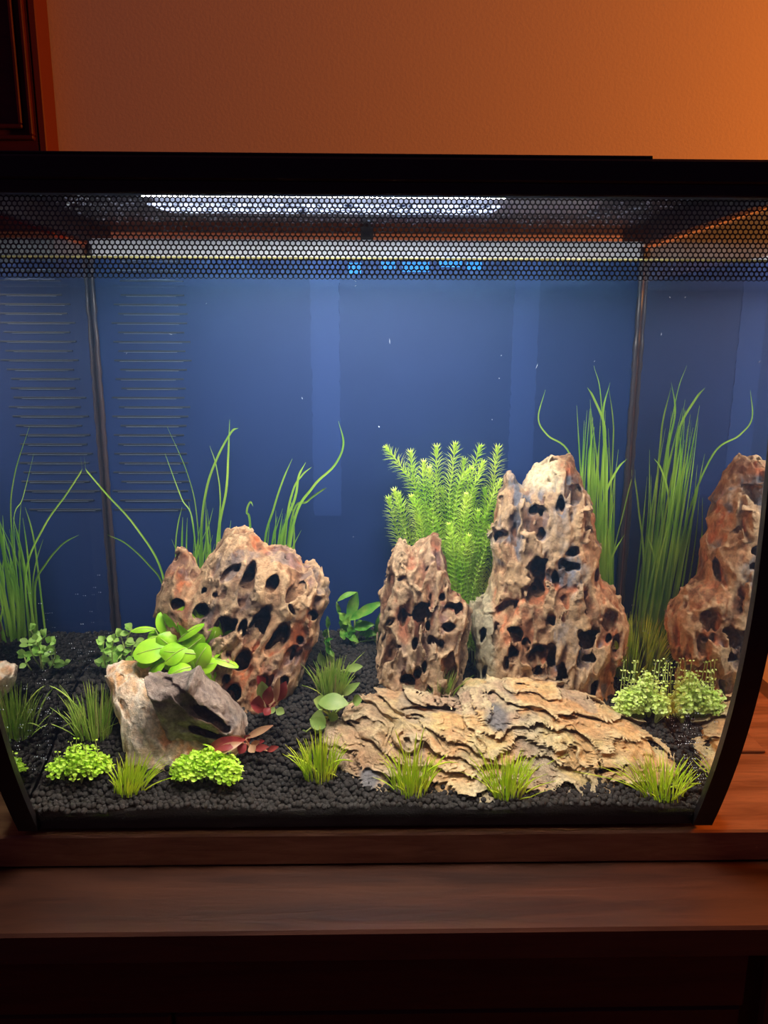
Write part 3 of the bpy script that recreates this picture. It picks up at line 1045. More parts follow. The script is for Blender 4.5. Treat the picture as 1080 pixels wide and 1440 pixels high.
stone('dragon_stone',
      [(518, 990), (524, 972), (532, 951), (533, 920), (534, 890), (537, 866), (536, 837), (547, 823), (550, 794), (557, 778), (564, 765), (572, 773), (578, 780), (589, 769), (600, 756), (609, 748), (620, 751), (621, 771), (626, 781), (627, 803), (631, 812), (633, 830), (643, 835), (654, 845), (659, 863), (657, 884), (651, 902), (653, 914), (648, 935), (645, 957), (638, 992), (600, 1010), (550, 1010)],
      0.096, 0.06, 0.022, 0.020,
      [(566, 866, 18, 6, 6, .010), (592, 861, 17, 14, 20, .009), (602, 881, 9, 5, 0, .015), (584, 905, 12, 5, 4, .015), (622, 839, 6, 4, 0, .01), (631, 860, 13, 8, 12, .006), (645, 859, 11, 6, 0, .008), (629, 881, 10, 7, 70, .008),
       (564, 814, 9, 4, 60, .006), (598, 935, 15, 6, 5, .010), (573, 962, 15, 12, 0, .012), (544, 904, 26, 8, 0, .004), (588, 946, 10, 7, 0, .009), (548, 875, 7, 6, 30, .006), (561, 910, 3, 3, 0, .006), (607, 903, 11, 6, 0, .005), (618, 912, 11, 5, 10, .006), (530, 965, 6, 5, 0, .006)],
      33, 'smallest of the upright pitted brown stones, with two little peaks, beside the feathery plant', dict(DRAGON, base=(0.32, 0.165, 0.08), brown=(0.155, 0.066, 0.028), rust=(0.36, 0.11, 0.055), pale=(0.55, 0.38, 0.22), rust_w=0.7, slate_w=0.6), streak=math.radians(4), amp=0.0020, pits=0.35, pit_len=3.2, pit_n0=0.68, group=GD, scoop=(95, 24, 0.0038), hole_wob=1.0)


def cream_top(c, vx, vy, vz, blend, nb, nc):
    p0 = at(750, 690, 0.105); p1 = at(785, 650, 0.105)
    w_ = smooth01(p0[2] - 0.002, p0[2] + 0.006, vz) * smooth01(p1[0] + 0.004, p1[0] - 0.006, vx) * smooth01(p0[0] - 0.008, p0[0] - 0.003, vx)
    c = blend(c, (0.66, 0.53, 0.33), w_ * 0.95)
    s0 = at(690, 860, 0.105)
    return blend(c, (0.36, 0.33, 0.22), smooth01(s0[0] + 0.003, s0[0] - 0.002, vx) * 0.8)


stone('dragon_stone',
      [(776, 641), (798, 641), (807, 651), (813, 668), (819, 685), (831, 706), (827, 713), (830, 730), (831, 749), (836, 766), (837, 800), (841, 811), (848, 816), (857, 826), (863, 840), (874, 865), (876, 880), (874, 904), (865, 925), (854, 934), (854, 959), (857, 993), (848, 1006), (800, 1020), (740, 1020), (694, 1000), (688, 968), (676, 962), (672, 929), (667, 895), (663, 874), (666, 856), (681, 843), (688, 838), (690, 832), (694, 818), (698, 792), (694, 766), (693, 749), (699, 726), (703, 709), (706, 694), (712, 685), (712, 672), (718, 665), (727, 679), (735, 686), (738, 679), (745, 669), (760, 654)],
      0.104, 0.10, 0.027, 0.024,
      [(788, 710, 14, 6, 4, .013), (748, 719, 9, 6, 30, .010), (765, 722, 9, 5, -45, .008), (762, 752, 9, 6, 20, .010), (809, 700, 15, 8, -15, .004), (757, 802, 20, 12, 4, .015), (797, 795, 17, 9, 78, .013), (781, 815, 18, 5, -8, .013), (705, 753, 9, 8, 0, .012),
       (713, 856, 24, 11, 44, .010), (724, 893, 14, 9, 5, .013), (722, 920, 13, 6, 4, .012), (697, 896, 18, 6, 4, .010), (678, 896, 15, 6, 8, .010), (775, 874, 13, 7, 8, .009), (758, 924, 14, 11, 0, .011), (758, 947, 10, 9, 0, .011), (776, 930, 22, 8, 0, .010), (824, 900, 13, 12, 20, .010),
       (835, 890, 7, 5, 70, .010), (856, 897, 6, 4, 0, .008), (865, 910, 15, 5, 4, .012), (835, 968, 15, 5, 4, .014), (828, 929, 12, 9, 0, .007), (790, 950, 22, 7, 4, .010), (681, 944, 14, 6, 4, .012), (754, 834, 24, 12, 0, .006), (805, 780, 10, 8, 30, .01), (740, 905, 10, 5, 0, .006), (712, 935, 10, 4, 0, .01), (705, 700, 5, 4, 0, .006)],
      47, 'tallest stone, a rust and grey tower with a cream coloured peak and deep caves', dict(DRAGON, base=(0.44, 0.25, 0.13), rust=(0.50, 0.14, 0.05), slate=(0.165, 0.165, 0.195), rust_w=0.85, slate_w=1.0), streak=math.radians(3), amp=0.0021, pits=0.3, pit_len=2.6, pit_n0=0.70, group=GD, tweak=cream_top, scoop=(68, 26, 0.0040), hole_wob=1.15)
stone('dragon_stone',
      [(154, 944), (169, 934), (192, 933), (207, 945), (222, 962), (250, 996), (257, 1003), (268, 1006), (282, 1023), (290, 1043), (287, 1062), (268, 1080), (250, 1092), (236, 1096), (219, 1090), (196, 1080), (181, 1080), (178, 1045), (167, 1001), (159, 970)],
      0.040, 0.55, 0.013, 0.012,
      [(206, 1010, 20, 7, -20, .0016), (176, 1000, 22, 4, -14, .0016), (170, 953, 6, 5, 0, .003), (240, 1040, 16, 6, -20, .0018), (262, 1016, 8, 4, -30, .006)],
      59, 'pale peach fluted slab leaning outwards at the front, beside the dark wedge stone', dict(DRAGON, base=(0.88, 0.56, 0.32), brown=(0.66, 0.34, 0.14), rust=(0.72, 0.30, 0.15), slate=(0.55, 0.45, 0.37), clay=(0.58, 0.35, 0.18), pale=(0.92, 0.82, 0.66), rust_w=0.8, slate_w=0.35), streak=math.radians(-18), amp=0.0013, pits=0.0, res=0.0006, group=GD, scoop=(80, 22, 0.0034))


def wedge_cols(c, vx, vy, vz, blend, nb, nc):
    return blend(c, (0.13, 0.115, 0.115), smooth01(0.075, 0.045, vy) * 0.5)


stone('slate_stone',
      [(205, 948), (232, 956), (260, 951), (276, 940), (288, 960), (312, 979), (341, 1006), (352, 1032), (345, 1050), (318, 1058), (280, 1062), (258, 1052), (236, 1020), (214, 975)],
      0.057, -0.45, 0.018, 0.008,
      [(262, 985, 9, 40, 48, .0035), (300, 1012, 8, 30, 40, .004), (290, 1030, 6, 26, 20, .006)],
      71, 'dark grey wedge shaped slate with a pale rim, lying under the bright rosette of leaves', dict(base=(0.22, 0.175, 0.155), brown=(0.17, 0.125, 0.11), rust=(0.26, 0.17, 0.12), slate=(0.15, 0.14, 0.145), clay=(0.13, 0.11, 0.105), pale=(0.52, 0.42, 0.34), pale_w=0.95, rim=0.0012, rust_w=0.4), streak=math.radians(-50), amp=0.0012, pits=0.0, res=0.0006)


def layered_cols(c, vx, vy, vz, blend, nb, nc):
    q = at(600, 1040, 0.05)
    left = smooth01(q[0] + 0.01, q[0] - 0.04, vx)
    c = blend(c, (0.33, 0.225, 0.15), left * 0.55)
    for px, py, rr in ((700, 1012, 0.011), (772, 1083, 0.009), (505, 1078, 0.014), (690, 1075, 0.008), (520, 1060, 0.010)):
        p = at(px, py, 0.042)
        c = blend(c, (0.15, 0.15, 0.165), smooth01(rr, rr * 0.5, np.hypot(vx - p[0], (vz - p[2]) * 1.9) + (nb - 0.5) * 0.012) * 0.9)
    return c


stone('layered_stone',
      [(454, 1036), (462, 1017), (474, 1010), (483, 1000), (495, 992), (515, 980), (529, 976), (560, 975), (575, 976), (606, 982), (633, 986), (647, 989), (657, 970), (681, 967), (712, 958), (737, 955), (775, 959), (797, 969), (845, 994), (875, 1009), (908, 1026), (911, 1039), (927, 1041), (937, 1052), (944, 1066), (930, 1084), (905, 1104), (870, 1112), (840, 1110), (800, 1115), (772, 1112), (745, 1108), (700, 1108), (657, 1106), (608, 1106), (560, 1103), (531, 1104), (512, 1098), (497, 1078), (480, 1064), (463, 1052)],
      0.0455, 1.15, 0.0245, 0.010,
      [(602, 1000, 7, 32, 0, .006), (497, 1018, 8, 14, 10, .006), (585, 1010, 6, 12, 0, .005), (740, 965, 4, 16, 10, .004), (800, 1010, 4, 14, 12, .004), (855, 1084, 4, 14, -8, .006), (690, 1080, 4, 16, 0, .005), (475, 1003, 4, 8, 0, .004)],
      83, 'long low layered stone of pale yellow flaking plates lying across the front', dict(base=(0.62, 0.45, 0.195), brown=(0.44, 0.29, 0.14), rust=(0.66, 0.34, 0.14), slate=(0.34, 0.28, 0.23), clay=(0.40, 0.28, 0.16), pale=(0.74, 0.60, 0.34), rust_w=0.6, slate_w=0.55), streak=math.radians(82), amp=0.0012, pits=0.0, layers=(140.0, 0.0043, 0.17), res=0.00075, tweak=layered_cols)

# ------------------------------------------------------------------ plants
G_TALL = leaf_mat('tall_grass_green', (0.15, 0.36, 0.028), (0.34, 0.56, 0.06), 25, 0.35)
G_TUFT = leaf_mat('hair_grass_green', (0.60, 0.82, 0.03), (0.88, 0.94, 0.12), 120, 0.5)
G_TUFT_D = leaf_mat('dark_hair_grass_green', (0.24, 0.44, 0.04), (0.50, 0.60, 0.12), 120, 0.3)  # darker olive green for some of the tufts
G_STRAW = leaf_mat('withered_blade', (0.36, 0.30, 0.10), (0.50, 0.40, 0.18), 120, 0.3)
G_FEATHER = leaf_mat('feathery_leaf_green', (0.52, 0.80, 0.05), (0.80, 0.93, 0.22), 40, 0.4)
G_STEM = leaf_mat('pale_green_stem', (0.36, 0.48, 0.10), (0.50, 0.58, 0.20), 40, 0.2)
G_ROS = leaf_mat('bright_rosette_leaf', (0.20, 0.50, 0.010), (0.38, 0.68, 0.03), 90, 0.22)
G_MOUND = leaf_mat('lime_cushion_leaf', (0.42, 0.72, 0.03), (0.66, 0.88, 0.12), 200, 0.35)
G_MOUND_P = leaf_mat('pale_cushion_leaf', (0.58, 0.76, 0.15), (0.80, 0.90, 0.36), 200, 0.35)
G_CLOVER = leaf_mat('small_green_leaf', (0.26, 0.54, 0.07), (0.48, 0.70, 0.18), 120, 0.35)
G_CURL = leaf_mat('wavy_green_leaf', (0.07, 0.30, 0.025), (0.26, 0.44, 0.06), 110, 0.35)
G_OVAL = leaf_mat('olive_green_leaf', (0.20, 0.32, 0.07), (0.32, 0.42, 0.12), 80, 0.35)
G_RED = leaf_mat('wine_red_leaf', (0.20, 0.02, 0.025), (0.34, 0.06, 0.05), 90, 0.3)
G_PINK = leaf_mat('pinkish_leaf', (0.46, 0.22, 0.13), (0.55, 0.34, 0.18), 90, 0.3)


def leaf(parent, base, tip, width, nrm, mat, curl=0.0, cup=0.25, wave=0.0, taper=1.0, pw=0.75, name='leaf', n=9, k=5):
    """One leaf: a cupped blade from base to tip, WIDTH its half width, bending along NRM."""
    base, tip, nrm = (np.asarray(p, float) for p in (base, tip, nrm))
    ax = tip - base
    L = np.linalg.norm(ax)
    t_ = ax / L
    side = np.cross(t_, nrm)
    side /= np.linalg.norm(side) + 1e-9
    nn = np.cross(side, t_)
    v, f = [], []
    for i in range(n):
        s = i / (n - 1)
        wd = width * (math.sin(math.pi * min(max(s, 0.02), 0.985) ** taper)) ** pw
        c_ = base + ax * s + nn * curl * L * 4 * s * (1 - s)
        for j in range(k):
            q = (j / (k - 1)) * 2 - 1
            v.append(c_ + side * wd * q + nn * (cup * wd * q * q + wave * width * math.sin(s * 16 + q * 1.5) * abs(q)))
    for i in range(n - 1):
        for j in range(k - 1):
            a = i * k + j
            f.append((a, a + 1, a + k + 1, a + k))
    return mesh_obj(name, v, f, mat, parent)


def grass(name, base_px, label, blades, Y, cat='grass', group=None, width=0.0008, mat=None, base=None):
    """A clump of long blades; each blade is a list of image points followed into the tank at depth Y (with its own depth offset)."""
    g = ground(*base_px) if base is None else base
    root = empty(name, g, label, cat, group)
    for pts, dy, w in blades:
        P = [at(px, py, Y + dy + 0.006 * i / len(pts) * (1 if dy > 0 else -1)) for i, (px, py) in enumerate(pts)]
        p0 = P[0].copy()
        p0[2] = min(p0[2], soil_h(p0[0], p0[1]) - 0.002)
        P[0] = p0
        cur = catmull(P, 7)
        m_ = len(cur)
        wid = [w * (1 - 0.55 * i / m_) if i < m_ - 5 else w * 0.45 * (m_ - 1 - i) / 5 + 0.00008 for i in range(m_)]
        an = random.uniform(-0.7, 0.7)
        mb = MB(); mb.ribbon(cur, wid, (math.sin(an), -math.cos(an), 0.1), 0.4)
        keep_inside(mb).build('blade', mat or G_TALL, root, smooth=True)
    return root


def rb(x0, y0, x1, y1, bow=0.0, mid=None):
    """A blade rooted at (x0, y0) with its tip at (x1, y1), bowing sideways."""
    return [(x0, y0), (x0 + (x1 - x0) * 0.30 + bow, y0 + (y1 - y0) * 0.38), (x0 + (x1 - x0) * 0.62 + bow * 0.9, y0 + (y1 - y0) * 0.72), (x1, y1)]


R_ = random.Random(5)
GT = 'tall grass clumps at the rear panel'
bl = [([(238, 870), (228, 806), (190, 740), (150, 695), (120, 660), (104, 642)], -0.020, 0.0008), ([(238, 872), (230, 826), (208, 793), (178, 765), (151, 752)], -0.012, 0.0009),
      ([(285, 870), (283, 760), (290, 690), (305, 645), (325, 608), (335, 602)], 0, 0.0013), ([(300, 870), (306, 760), (318, 690), (321, 640), (323, 590)], 0.003, 0.0012),
      ([(280, 870), (272, 740), (255, 700), (232, 638)], 0.004, 0.0006), ([(282, 870), (278, 740), (265, 670), (235, 600)], 0.006, 0.0006), ([(303, 870), (310, 720), (305, 660), (295, 627)], 0.006, 0.0006),
      ([(256, 870), (256, 800), (256, 760), (257, 727)], 0, 0.0010), ([(248, 870), (247, 780), (250, 740), (256, 713)], 0.004, 0.0007)]
for _ in range(34):
    x0 = R_.uniform(268, 318)
    bl.append((rb(x0, 870, x0 + R_.gauss(0, 12), R_.uniform(700, 790), R_.gauss(0, 4)), R_.uniform(-0.006, 0.008), R_.uniform(0.0006, 0.0011)))
grass('tall_grass', (285, 850), 'tall thin grass behind the broad holed stone, two blades sweeping to the tank side', bl, 0.155, group=GT)
bl = [([(372, 840), (372, 770), (385, 715), (398, 675), (411, 645)], 0, 0.0012), ([(385, 840), (395, 765), (415, 700), (420, 670), (430, 650)], 0.002, 0.0013), ([(390, 840), (402, 745), (412, 690), (425, 668), (438, 657)], 0.002, 0.0010),
      ([(392, 840), (412, 740), (440, 685), (470, 655), (483, 625), (476, 592)], -0.004, 0.0011), ([(390, 840), (410, 730), (432, 705), (452, 690), (459, 686)], -0.002, 0.0011), ([(414, 840), (414, 770), (413, 730), (408, 700)], 0.003, 0.0007),
      ([(350, 840), (352, 745), (347, 720), (352, 706), (356, 712)], 0, 0.0010)]
for _ in range(12):
    x0 = R_.uniform(366, 400)
    bl.append((rb(x0, 840, x0 + R_.uniform(0, 26), R_.uniform(715, 765), R_.gauss(0, 3)), R_.uniform(-0.004, 0.006), R_.uniform(0.0007, 0.0012)))
grass('tall_grass', (385, 830), 'sparse fan of long grass leaning over the right shoulder of the broad holed stone', bl, 0.150, group=GT)
bl = [([(835, 940), (824, 740), (802, 640), (770, 612), (757, 588), (767, 548)], -0.004, 0.0008), ([(845, 940), (842, 760), (848, 650), (850, 600), (835, 560), (826, 545)], 0, 0.0013), ([(848, 940), (850, 760), (852, 640), (848, 580), (858, 538)], 0.002, 0.0012),
      ([(852, 940), (856, 760), (862, 630), (862, 590), (856, 545)], 0.003, 0.0009), ([(850, 940), (845, 760), (850, 700), (868, 660), (882, 645)], 0, 0.0012), ([(855, 940), (860, 800), (878, 715), (890, 668), (894, 660)], 0.004, 0.0008), ([(850, 940), (845, 830), (862, 780), (878, 752)], -0.002, 0.0011),
      ([(836, 940), (830, 740), (828, 650), (836, 600)], 0.004, 0.0014), ([(826, 940), (822, 760), (815, 640), (811, 570)], 0.004, 0.0008), ([(838, 940), (840, 800), (833, 640), (830, 562)], 0.006, 0.0007), ([(842, 940), (850, 700), (845, 560), (835, 514)], 0.006, 0.0006)]
for _ in range(52):
    x0 = R_.uniform(815, 868)
    bl.append((rb(x0, 940, x0 + R_.gauss(0, 12), R_.choice((R_.uniform(570, 700), R_.uniform(680, 800))), R_.gauss(0, 5)), R_.uniform(-0.006, 0.009), R_.uniform(0.0006, 0.0013)))
grass('tall_grass', (845, 930), 'dense tall grass clump behind the tallest stone, its longest blade curling over the cream peak', bl, 0.153, group=GT)


def tuft(px, py, h, sp, n, label, mat=G_TUFT, lean=0.0, group='tufts of hair grass', straw=4, arcs=()):
    g = ground(px, py)
    g[2] = soil_h(g[0], g[1])
    sc = np.linalg.norm(g - CAM) / FPX
    root = empty('hair_grass', g, label, 'grass tuft', group)
    mb, ms = MB(), MB()
    H, S_ = h * sc, sp * sc
    n = int(n * 2.0)
    for i in range(n):
        an, rr = random.uniform(0, 6.283), math.sqrt(random.random())
        b0 = g + np.array((math.cos(an) * rr * S_ * 0.45, math.sin(an) * rr * S_ * 0.4, -0.0015))
        hh = H * random.uniform(0.55, 1.12) * (1 - 0.25 * rr)
        out = S_ * rr * random.uniform(0.0, 0.6) * random.choice((1, 1, 1, 1, 1, 2.2))
        tp = b0 + np.array((math.cos(an) * out + lean * H, math.sin(an) * out * 0.7, hh))
        md = b0 * 0.5 + tp * 0.5 + np.array((-math.cos(an) * out * 0.25, 0, hh * 0.12))
        r0 = random.uniform(0.0003, 0.0005)
        (ms if i < straw else mb).tube(bez(b0, md, tp, 6), [r0, r0, r0 * 0.9, r0 * 0.75, r0 * 0.5, r0 * 0.15], 3, False)
    for dx_, dz_, rise in arcs:
        tp = g + np.array((dx_ * sc, -0.004, dz_ * sc))
        mb.tube(bez(g, (g + tp) / 2 + np.array((0, 0, rise * sc)), tp, 8), [0.0005] * 6 + [0.0004, 0.0001], 3, False)
    keep_inside(mb); keep_inside(ms)
    o_ = mb.build('blades', mat, root, smooth=True); o_['kind'] = 'stuff'
    if straw:
        o_ = ms.build('withered_blades', G_STRAW, root, smooth=True); o_['kind'] = 'stuff'
    return root


tuft(182, 1108, 48, 44, 60, 'bright hair grass tuft at the foot of the pale peach slab', straw=8, lean=0.12)
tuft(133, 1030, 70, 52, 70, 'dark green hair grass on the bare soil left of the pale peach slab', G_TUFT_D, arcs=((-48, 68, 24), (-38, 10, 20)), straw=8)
tuft(450, 1090, 68, 46, 62, 'yellow green hair grass against the left tip of the layered stone', arcs=((-42, 34, 10), (44, 24, 20), (24, 2, 8)), straw=5)
tuft(580, 1107, 62, 56, 60, 'hair grass with tall stalks in front of the left half of the layered stone', arcs=((14, 92, 10), (4, 84, 8), (-24, 88, 10), (58, 40, 26)), straw=4)
tuft(712, 1110, 56, 56, 90, 'thick hair grass tuft in front of the middle of the layered stone', straw=10)
tuft(930, 1111, 48, 66, 80, 'hair grass leaning out at the right tip of the layered stone', lean=-0.1, straw=14, arcs=((46, 14, 6),))
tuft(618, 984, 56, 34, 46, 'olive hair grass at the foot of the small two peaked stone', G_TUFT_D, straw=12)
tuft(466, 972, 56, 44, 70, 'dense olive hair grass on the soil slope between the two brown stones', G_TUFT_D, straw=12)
tuft(885, 948, 84, 60, 190, 'broad dark hair grass growing at the rear corner behind the tallest stone', G_TUFT, straw=24)


def feather():
    g = ground(640, 905)
    g[1] = 0.145
    g[2] = soil_h(g[0], g[1])
    root = empty('feathery_plant', g, 'bushy bright green feathery stem plant behind the two upright stones', 'plant')
    S_ = [((600, 880), (588, 760), (585, 690), (545, 632), -.004), ((610, 890), (605, 770), (585, 690), (578, 640), .004), ((612, 890), (610, 780), (597, 700), (596, 655), -.006), ((630, 890), (618, 780), (615, 690), (614, 632), .006), ((628, 890), (612, 800), (608, 710), (604, 664), -.008),
          ((640, 890), (634, 780), (632, 700), (640, 628), 0), ((650, 890), (645, 790), (655, 700), (675, 630), .004), ((655, 890), (655, 780), (660, 710), (678, 655), -.006), ((668, 890), (672, 790), (690, 700), (700, 632), .003), ((660, 890), (660, 800), (685, 720), (702, 680), -.007),
          ((640, 890), (625, 790), (640, 720), (652, 652), .008), ((600, 880), (590, 800), (575, 750), (562, 700), .002), ((602, 880), (580, 800), (568, 740), (556, 695), -.002), ((600, 880), (578, 810), (562, 760), (548, 705), .004), ((655, 890), (648, 850), (650, 800), (658, 758), -.014), ((665, 890), (664, 840), (680, 780), (690, 745), -.010),
          ((645, 890), (640, 800), (650, 760), (655, 700), -.01), ((625, 890), (622, 830), (605, 770), (590, 730), -.006), ((650, 890), (660, 810), (668, 740), (664, 690), .008), ((635, 890), (640, 820), (628, 740), (622, 690), .009), ((672, 890), (680, 800), (684, 740), (682, 690), .006), ((668, 895), (672, 860), (688, 835), (692, 824), -.016),
          ((620, 885), (600, 800), (592, 740), (580, 700), -.009), ((640, 890), (642, 840), (640, 790), (632, 740), -.011), ((674, 890), (690, 810), (694, 760), (698, 715), .000), ((630, 890), (630, 810), (618, 750), (606, 720), .0), ((660, 890), (668, 820), (672, 780), (672, 720), -.006), ((650, 890), (636, 790), (644, 690), (660, 660), -.003)]
    for a, b, c_, d, dy in S_:
        P = [at(*a, 0.146 + dy), at(*b, 0.146 + dy), at(*c_, 0.146 + dy), at(*d, 0.146 + dy - 0.003)]
        P[0][2] = min(P[0][2], soil_h(P[0][0], P[0][1]) - 0.001)
        cur = catmull(P, 14)
        mb = MB(); mb.tube(cur, [0.0007 * (1 - 0.5 * i / len(cur)) for i in range(len(cur))], 5)
        st = mb.build('stem', G_STEM, root, smooth=True)
        # resample at an even spacing for the whorls
        seg = np.array(cur)
        L = np.concatenate([[0], np.cumsum(np.linalg.norm(np.diff(seg, axis=0), axis=1))])
        v, f = [], []
        s = 0.012
        while s < L[-1] + 1e-6:
            p = np.array([np.interp(s, L, seg[:, q]) for q in range(3)])
            p2 = np.array([np.interp(min(s + 0.003, L[-1]), L, seg[:, q]) for q in range(3)])
            p1 = np.array([np.interp(max(s - 0.003, 0), L, seg[:, q]) for q in range(3)])
            t = (p2 - p1) / (np.linalg.norm(p2 - p1) + 1e-9)
            a_ = np.cross(t, (0.3, 0.8, 0.2)); a_ /= np.linalg.norm(a_)
            b_ = np.cross(t, a_)
            top_ = max(0.0, 1 - (L[-1] - s) / 0.010)
            ln = 0.0095 * random.uniform(0.8, 1.1) * (1 - 0.35 * top_)
            k0 = random.uniform(0, 6.28)
            nn = 9
            for k in range(nn):
                an = k0 + 6.283 * k / nn
                dr = a_ * math.cos(an) + b_ * math.sin(an)
                up = 0.45 + 1.3 * top_
                tp = p + (dr + t * up) / math.hypot(1, up) * ln
                md = (p + tp) / 2 + t * (0.0006) - dr * 0.0003
                sd = np.cross(dr, t) * 0.00052
                n0 = len(v)
                v += [p - sd * 0.5, p + sd * 0.5, md + sd, md - sd, tp]
                f += [(n0, n0 + 1, n0 + 2, n0 + 3), (n0 + 3, n0 + 2, n0 + 4)]
            s += 0.0033 - 0.0014 * top_
        o_ = mesh_obj('needles', v, f, G_FEATHER, st, smooth=False)
        o_['kind'] = 'stuff'


feather()


def cushion(px, py, wpx, hpx, n, label, mat, rise=0.0, sprigs=0):
    g = ground(px, py)
    g[2] = soil_h(g[0], g[1])
    sc = np.linalg.norm(g - CAM) / FPX
    root = empty('cushion_plant', g, label, 'plant', 'low cushion plants of tiny leaves')
    A, H = wpx * sc / 2, hpx * sc
    n = int(n * 1.7)
    v, f, st = [], [], MB()
    def disc(p, nr, r):
        nr = nr / np.linalg.norm(nr)
        a_ = np.cross(nr, (0.2, 0.5, 0.84)); a_ /= np.linalg.norm(a_)
        b_ = np.cross(nr, a_)
        n0 = len(v)
        v.append(p - nr * r * 0.3)
        for k in range(6):
            an = k * math.pi / 3
            v.append(p + (a_ * math.cos(an) * 1.15 + b_ * math.sin(an) * 0.85) * r)
        for k in range(6):
            f.append((n0, n0 + 1 + k, n0 + 1 + (k + 1) % 6))
    blobs = [((k_ / 8 * 2 - 1) * 0.78 * A, random.uniform(-0.3, 0.4) * A, random.uniform(0.75, 1.05)) for k_ in range(9)]
    for i in range(n):
        bx_, by_, bs = random.choice(blobs)
        th, ph = random.uniform(0, 6.283), math.acos(random.uniform(-0.15, 1))
        rr = random.uniform(0.62, 1.22)
        edge = 1 - (bx_ / A) ** 2 * 0.55
        p = g + np.array((bx_ + math.cos(th) * math.sin(ph) * A * 0.36 * rr, by_ + math.sin(th) * math.sin(ph) * A * 0.36 * rr, H * edge * bs * (0.42 + 0.58 * math.cos(ph) * rr)))
        p[2] = max(p[2], soil_h(p[0], p[1]) + 0.001)
        nr = np.array((math.cos(th) * math.sin(ph) * 0.7, math.sin(th) * math.sin(ph) * 0.7 - 0.2, 0.8)) + RNG.normal(size=3) * 0.45
        disc(p, nr, random.uniform(0.0008, 0.0014))
        if i % 9 == 0:
            b0 = g + np.array((bx_ * 0.7, by_ * 0.7, -0.001))
            st.tube([b0, (b0 + p) / 2 + np.array((0, 0, 0.001)), p], 0.00022, 3, False)
    for i in range(sprigs):
        b0 = g + np.array((random.uniform(-0.9, 0.9) * A, random.uniform(-0.3, 0.4) * A, H * 0.4))
        tp = b0 + np.array((random.uniform(-0.2, 0.2) * A, 0, H * random.uniform(0.55, 1.0)))
        st.tube([b0, (b0 + tp) / 2, tp], 0.00025, 3, False)
        for q in (0.5, 0.75, 1.0):
            c_ = b0 + (tp - b0) * q
            for sg_ in (-1, 1):
                disc(c_ + np.array((sg_ * 0.0011, 0, 0.0003)), RNG.normal(size=3) + np.array((0, -0.6, 0.4)), 0.0007)
    v = [(min(max(p[0], -HALF + 0.0012), HALF - 0.0012), p[1], p[2]) for p in v]
    keep_inside(st)
    o_ = mesh_obj('leaves', v, f, mat, root, smooth=False); o_['kind'] = 'stuff'
    o_ = st.build('stems', G_STEM, root); o_['kind'] = 'stuff'


cushion(291, 1098, 82, 46, 900, 'lime green cushion of tiny leaves at the front between peach slab and red plant', G_MOUND)
cushion(112, 1096, 66, 40, 620, 'lime green cushion of tiny leaves on bare soil near the left tank wall', G_MOUND, sprigs=6)
cushion(903, 1014, 68, 62, 900, 'pale frothy cushion plant behind the right end of the layered stone', G_MOUND_P, sprigs=16)


# the rosette of broad leaves on the dark slate
g = at(262, 935, 0.070)
ros = empty('rosette_plant', g, 'bright green rosette plant with round leaves sitting on the dark slate', 'plant')
LV = [  # centre px, half length px, half width px, direction deg (0 right, 90 up), depth offset, pitch towards the camera
    (240, 888, 26, 16, 105, .004, .3), (262, 878, 26, 15, 85, .006, .3), (278, 888, 24, 16, 70, .006, .4), (212, 916, 21, 14, 190, -.010, .75), (240, 908, 20, 13, 140, -.006, .7), (256, 896, 20, 14, 100, -.004, .6), (270, 908, 20, 11, 40, -.010, .6),
    (252, 918, 24, 12, 175, -.012, .8), (284, 922, 18, 12, 60, -.012, .7), (296, 902, 24, 12, 65, 0, .5), (300, 918, 22, 10, 40, -.002, .6), (308, 905, 20, 11, 30, .004, .5), (322, 900, 16, 9, 25, .002, .6), (202, 886, 15, 4, 180, 0, .1), (213, 900, 12, 5, 200, -.002, .2),
    (252, 945, 15, 11, 200, -.020, .8), (296, 952, 20, 11, 290, -.008, .5), (222, 936, 14, 8, 215, -.012, .6), (238, 930, 11, 7, 250, -.010, .6), (314, 932, 20, 6, 345, -.008, .3), (222, 925, 16, 11, 200, -.004, .6), (262, 930, 18, 11, 320, -.008, .6), (280, 935, 18, 11, 300, -.006, .6), (306, 925, 18, 10, 350, 0, .5), (300, 888, 20, 13, 75, .006, .5), (316, 918, 18, 9, 55, .004, .5), (236, 878, 18, 12, 120, .006, .4), (206, 928, 13, 8, 205, -.008, .7), (246, 922, 15, 10, 215, -.013, .7), (290, 936, 15, 9, 20, -.012, .7), (272, 872, 20, 14, 95, .008, .4), (228, 900, 18, 12, 150, .004, .4), (268, 890, 22, 6, 35, -.008, .2)]
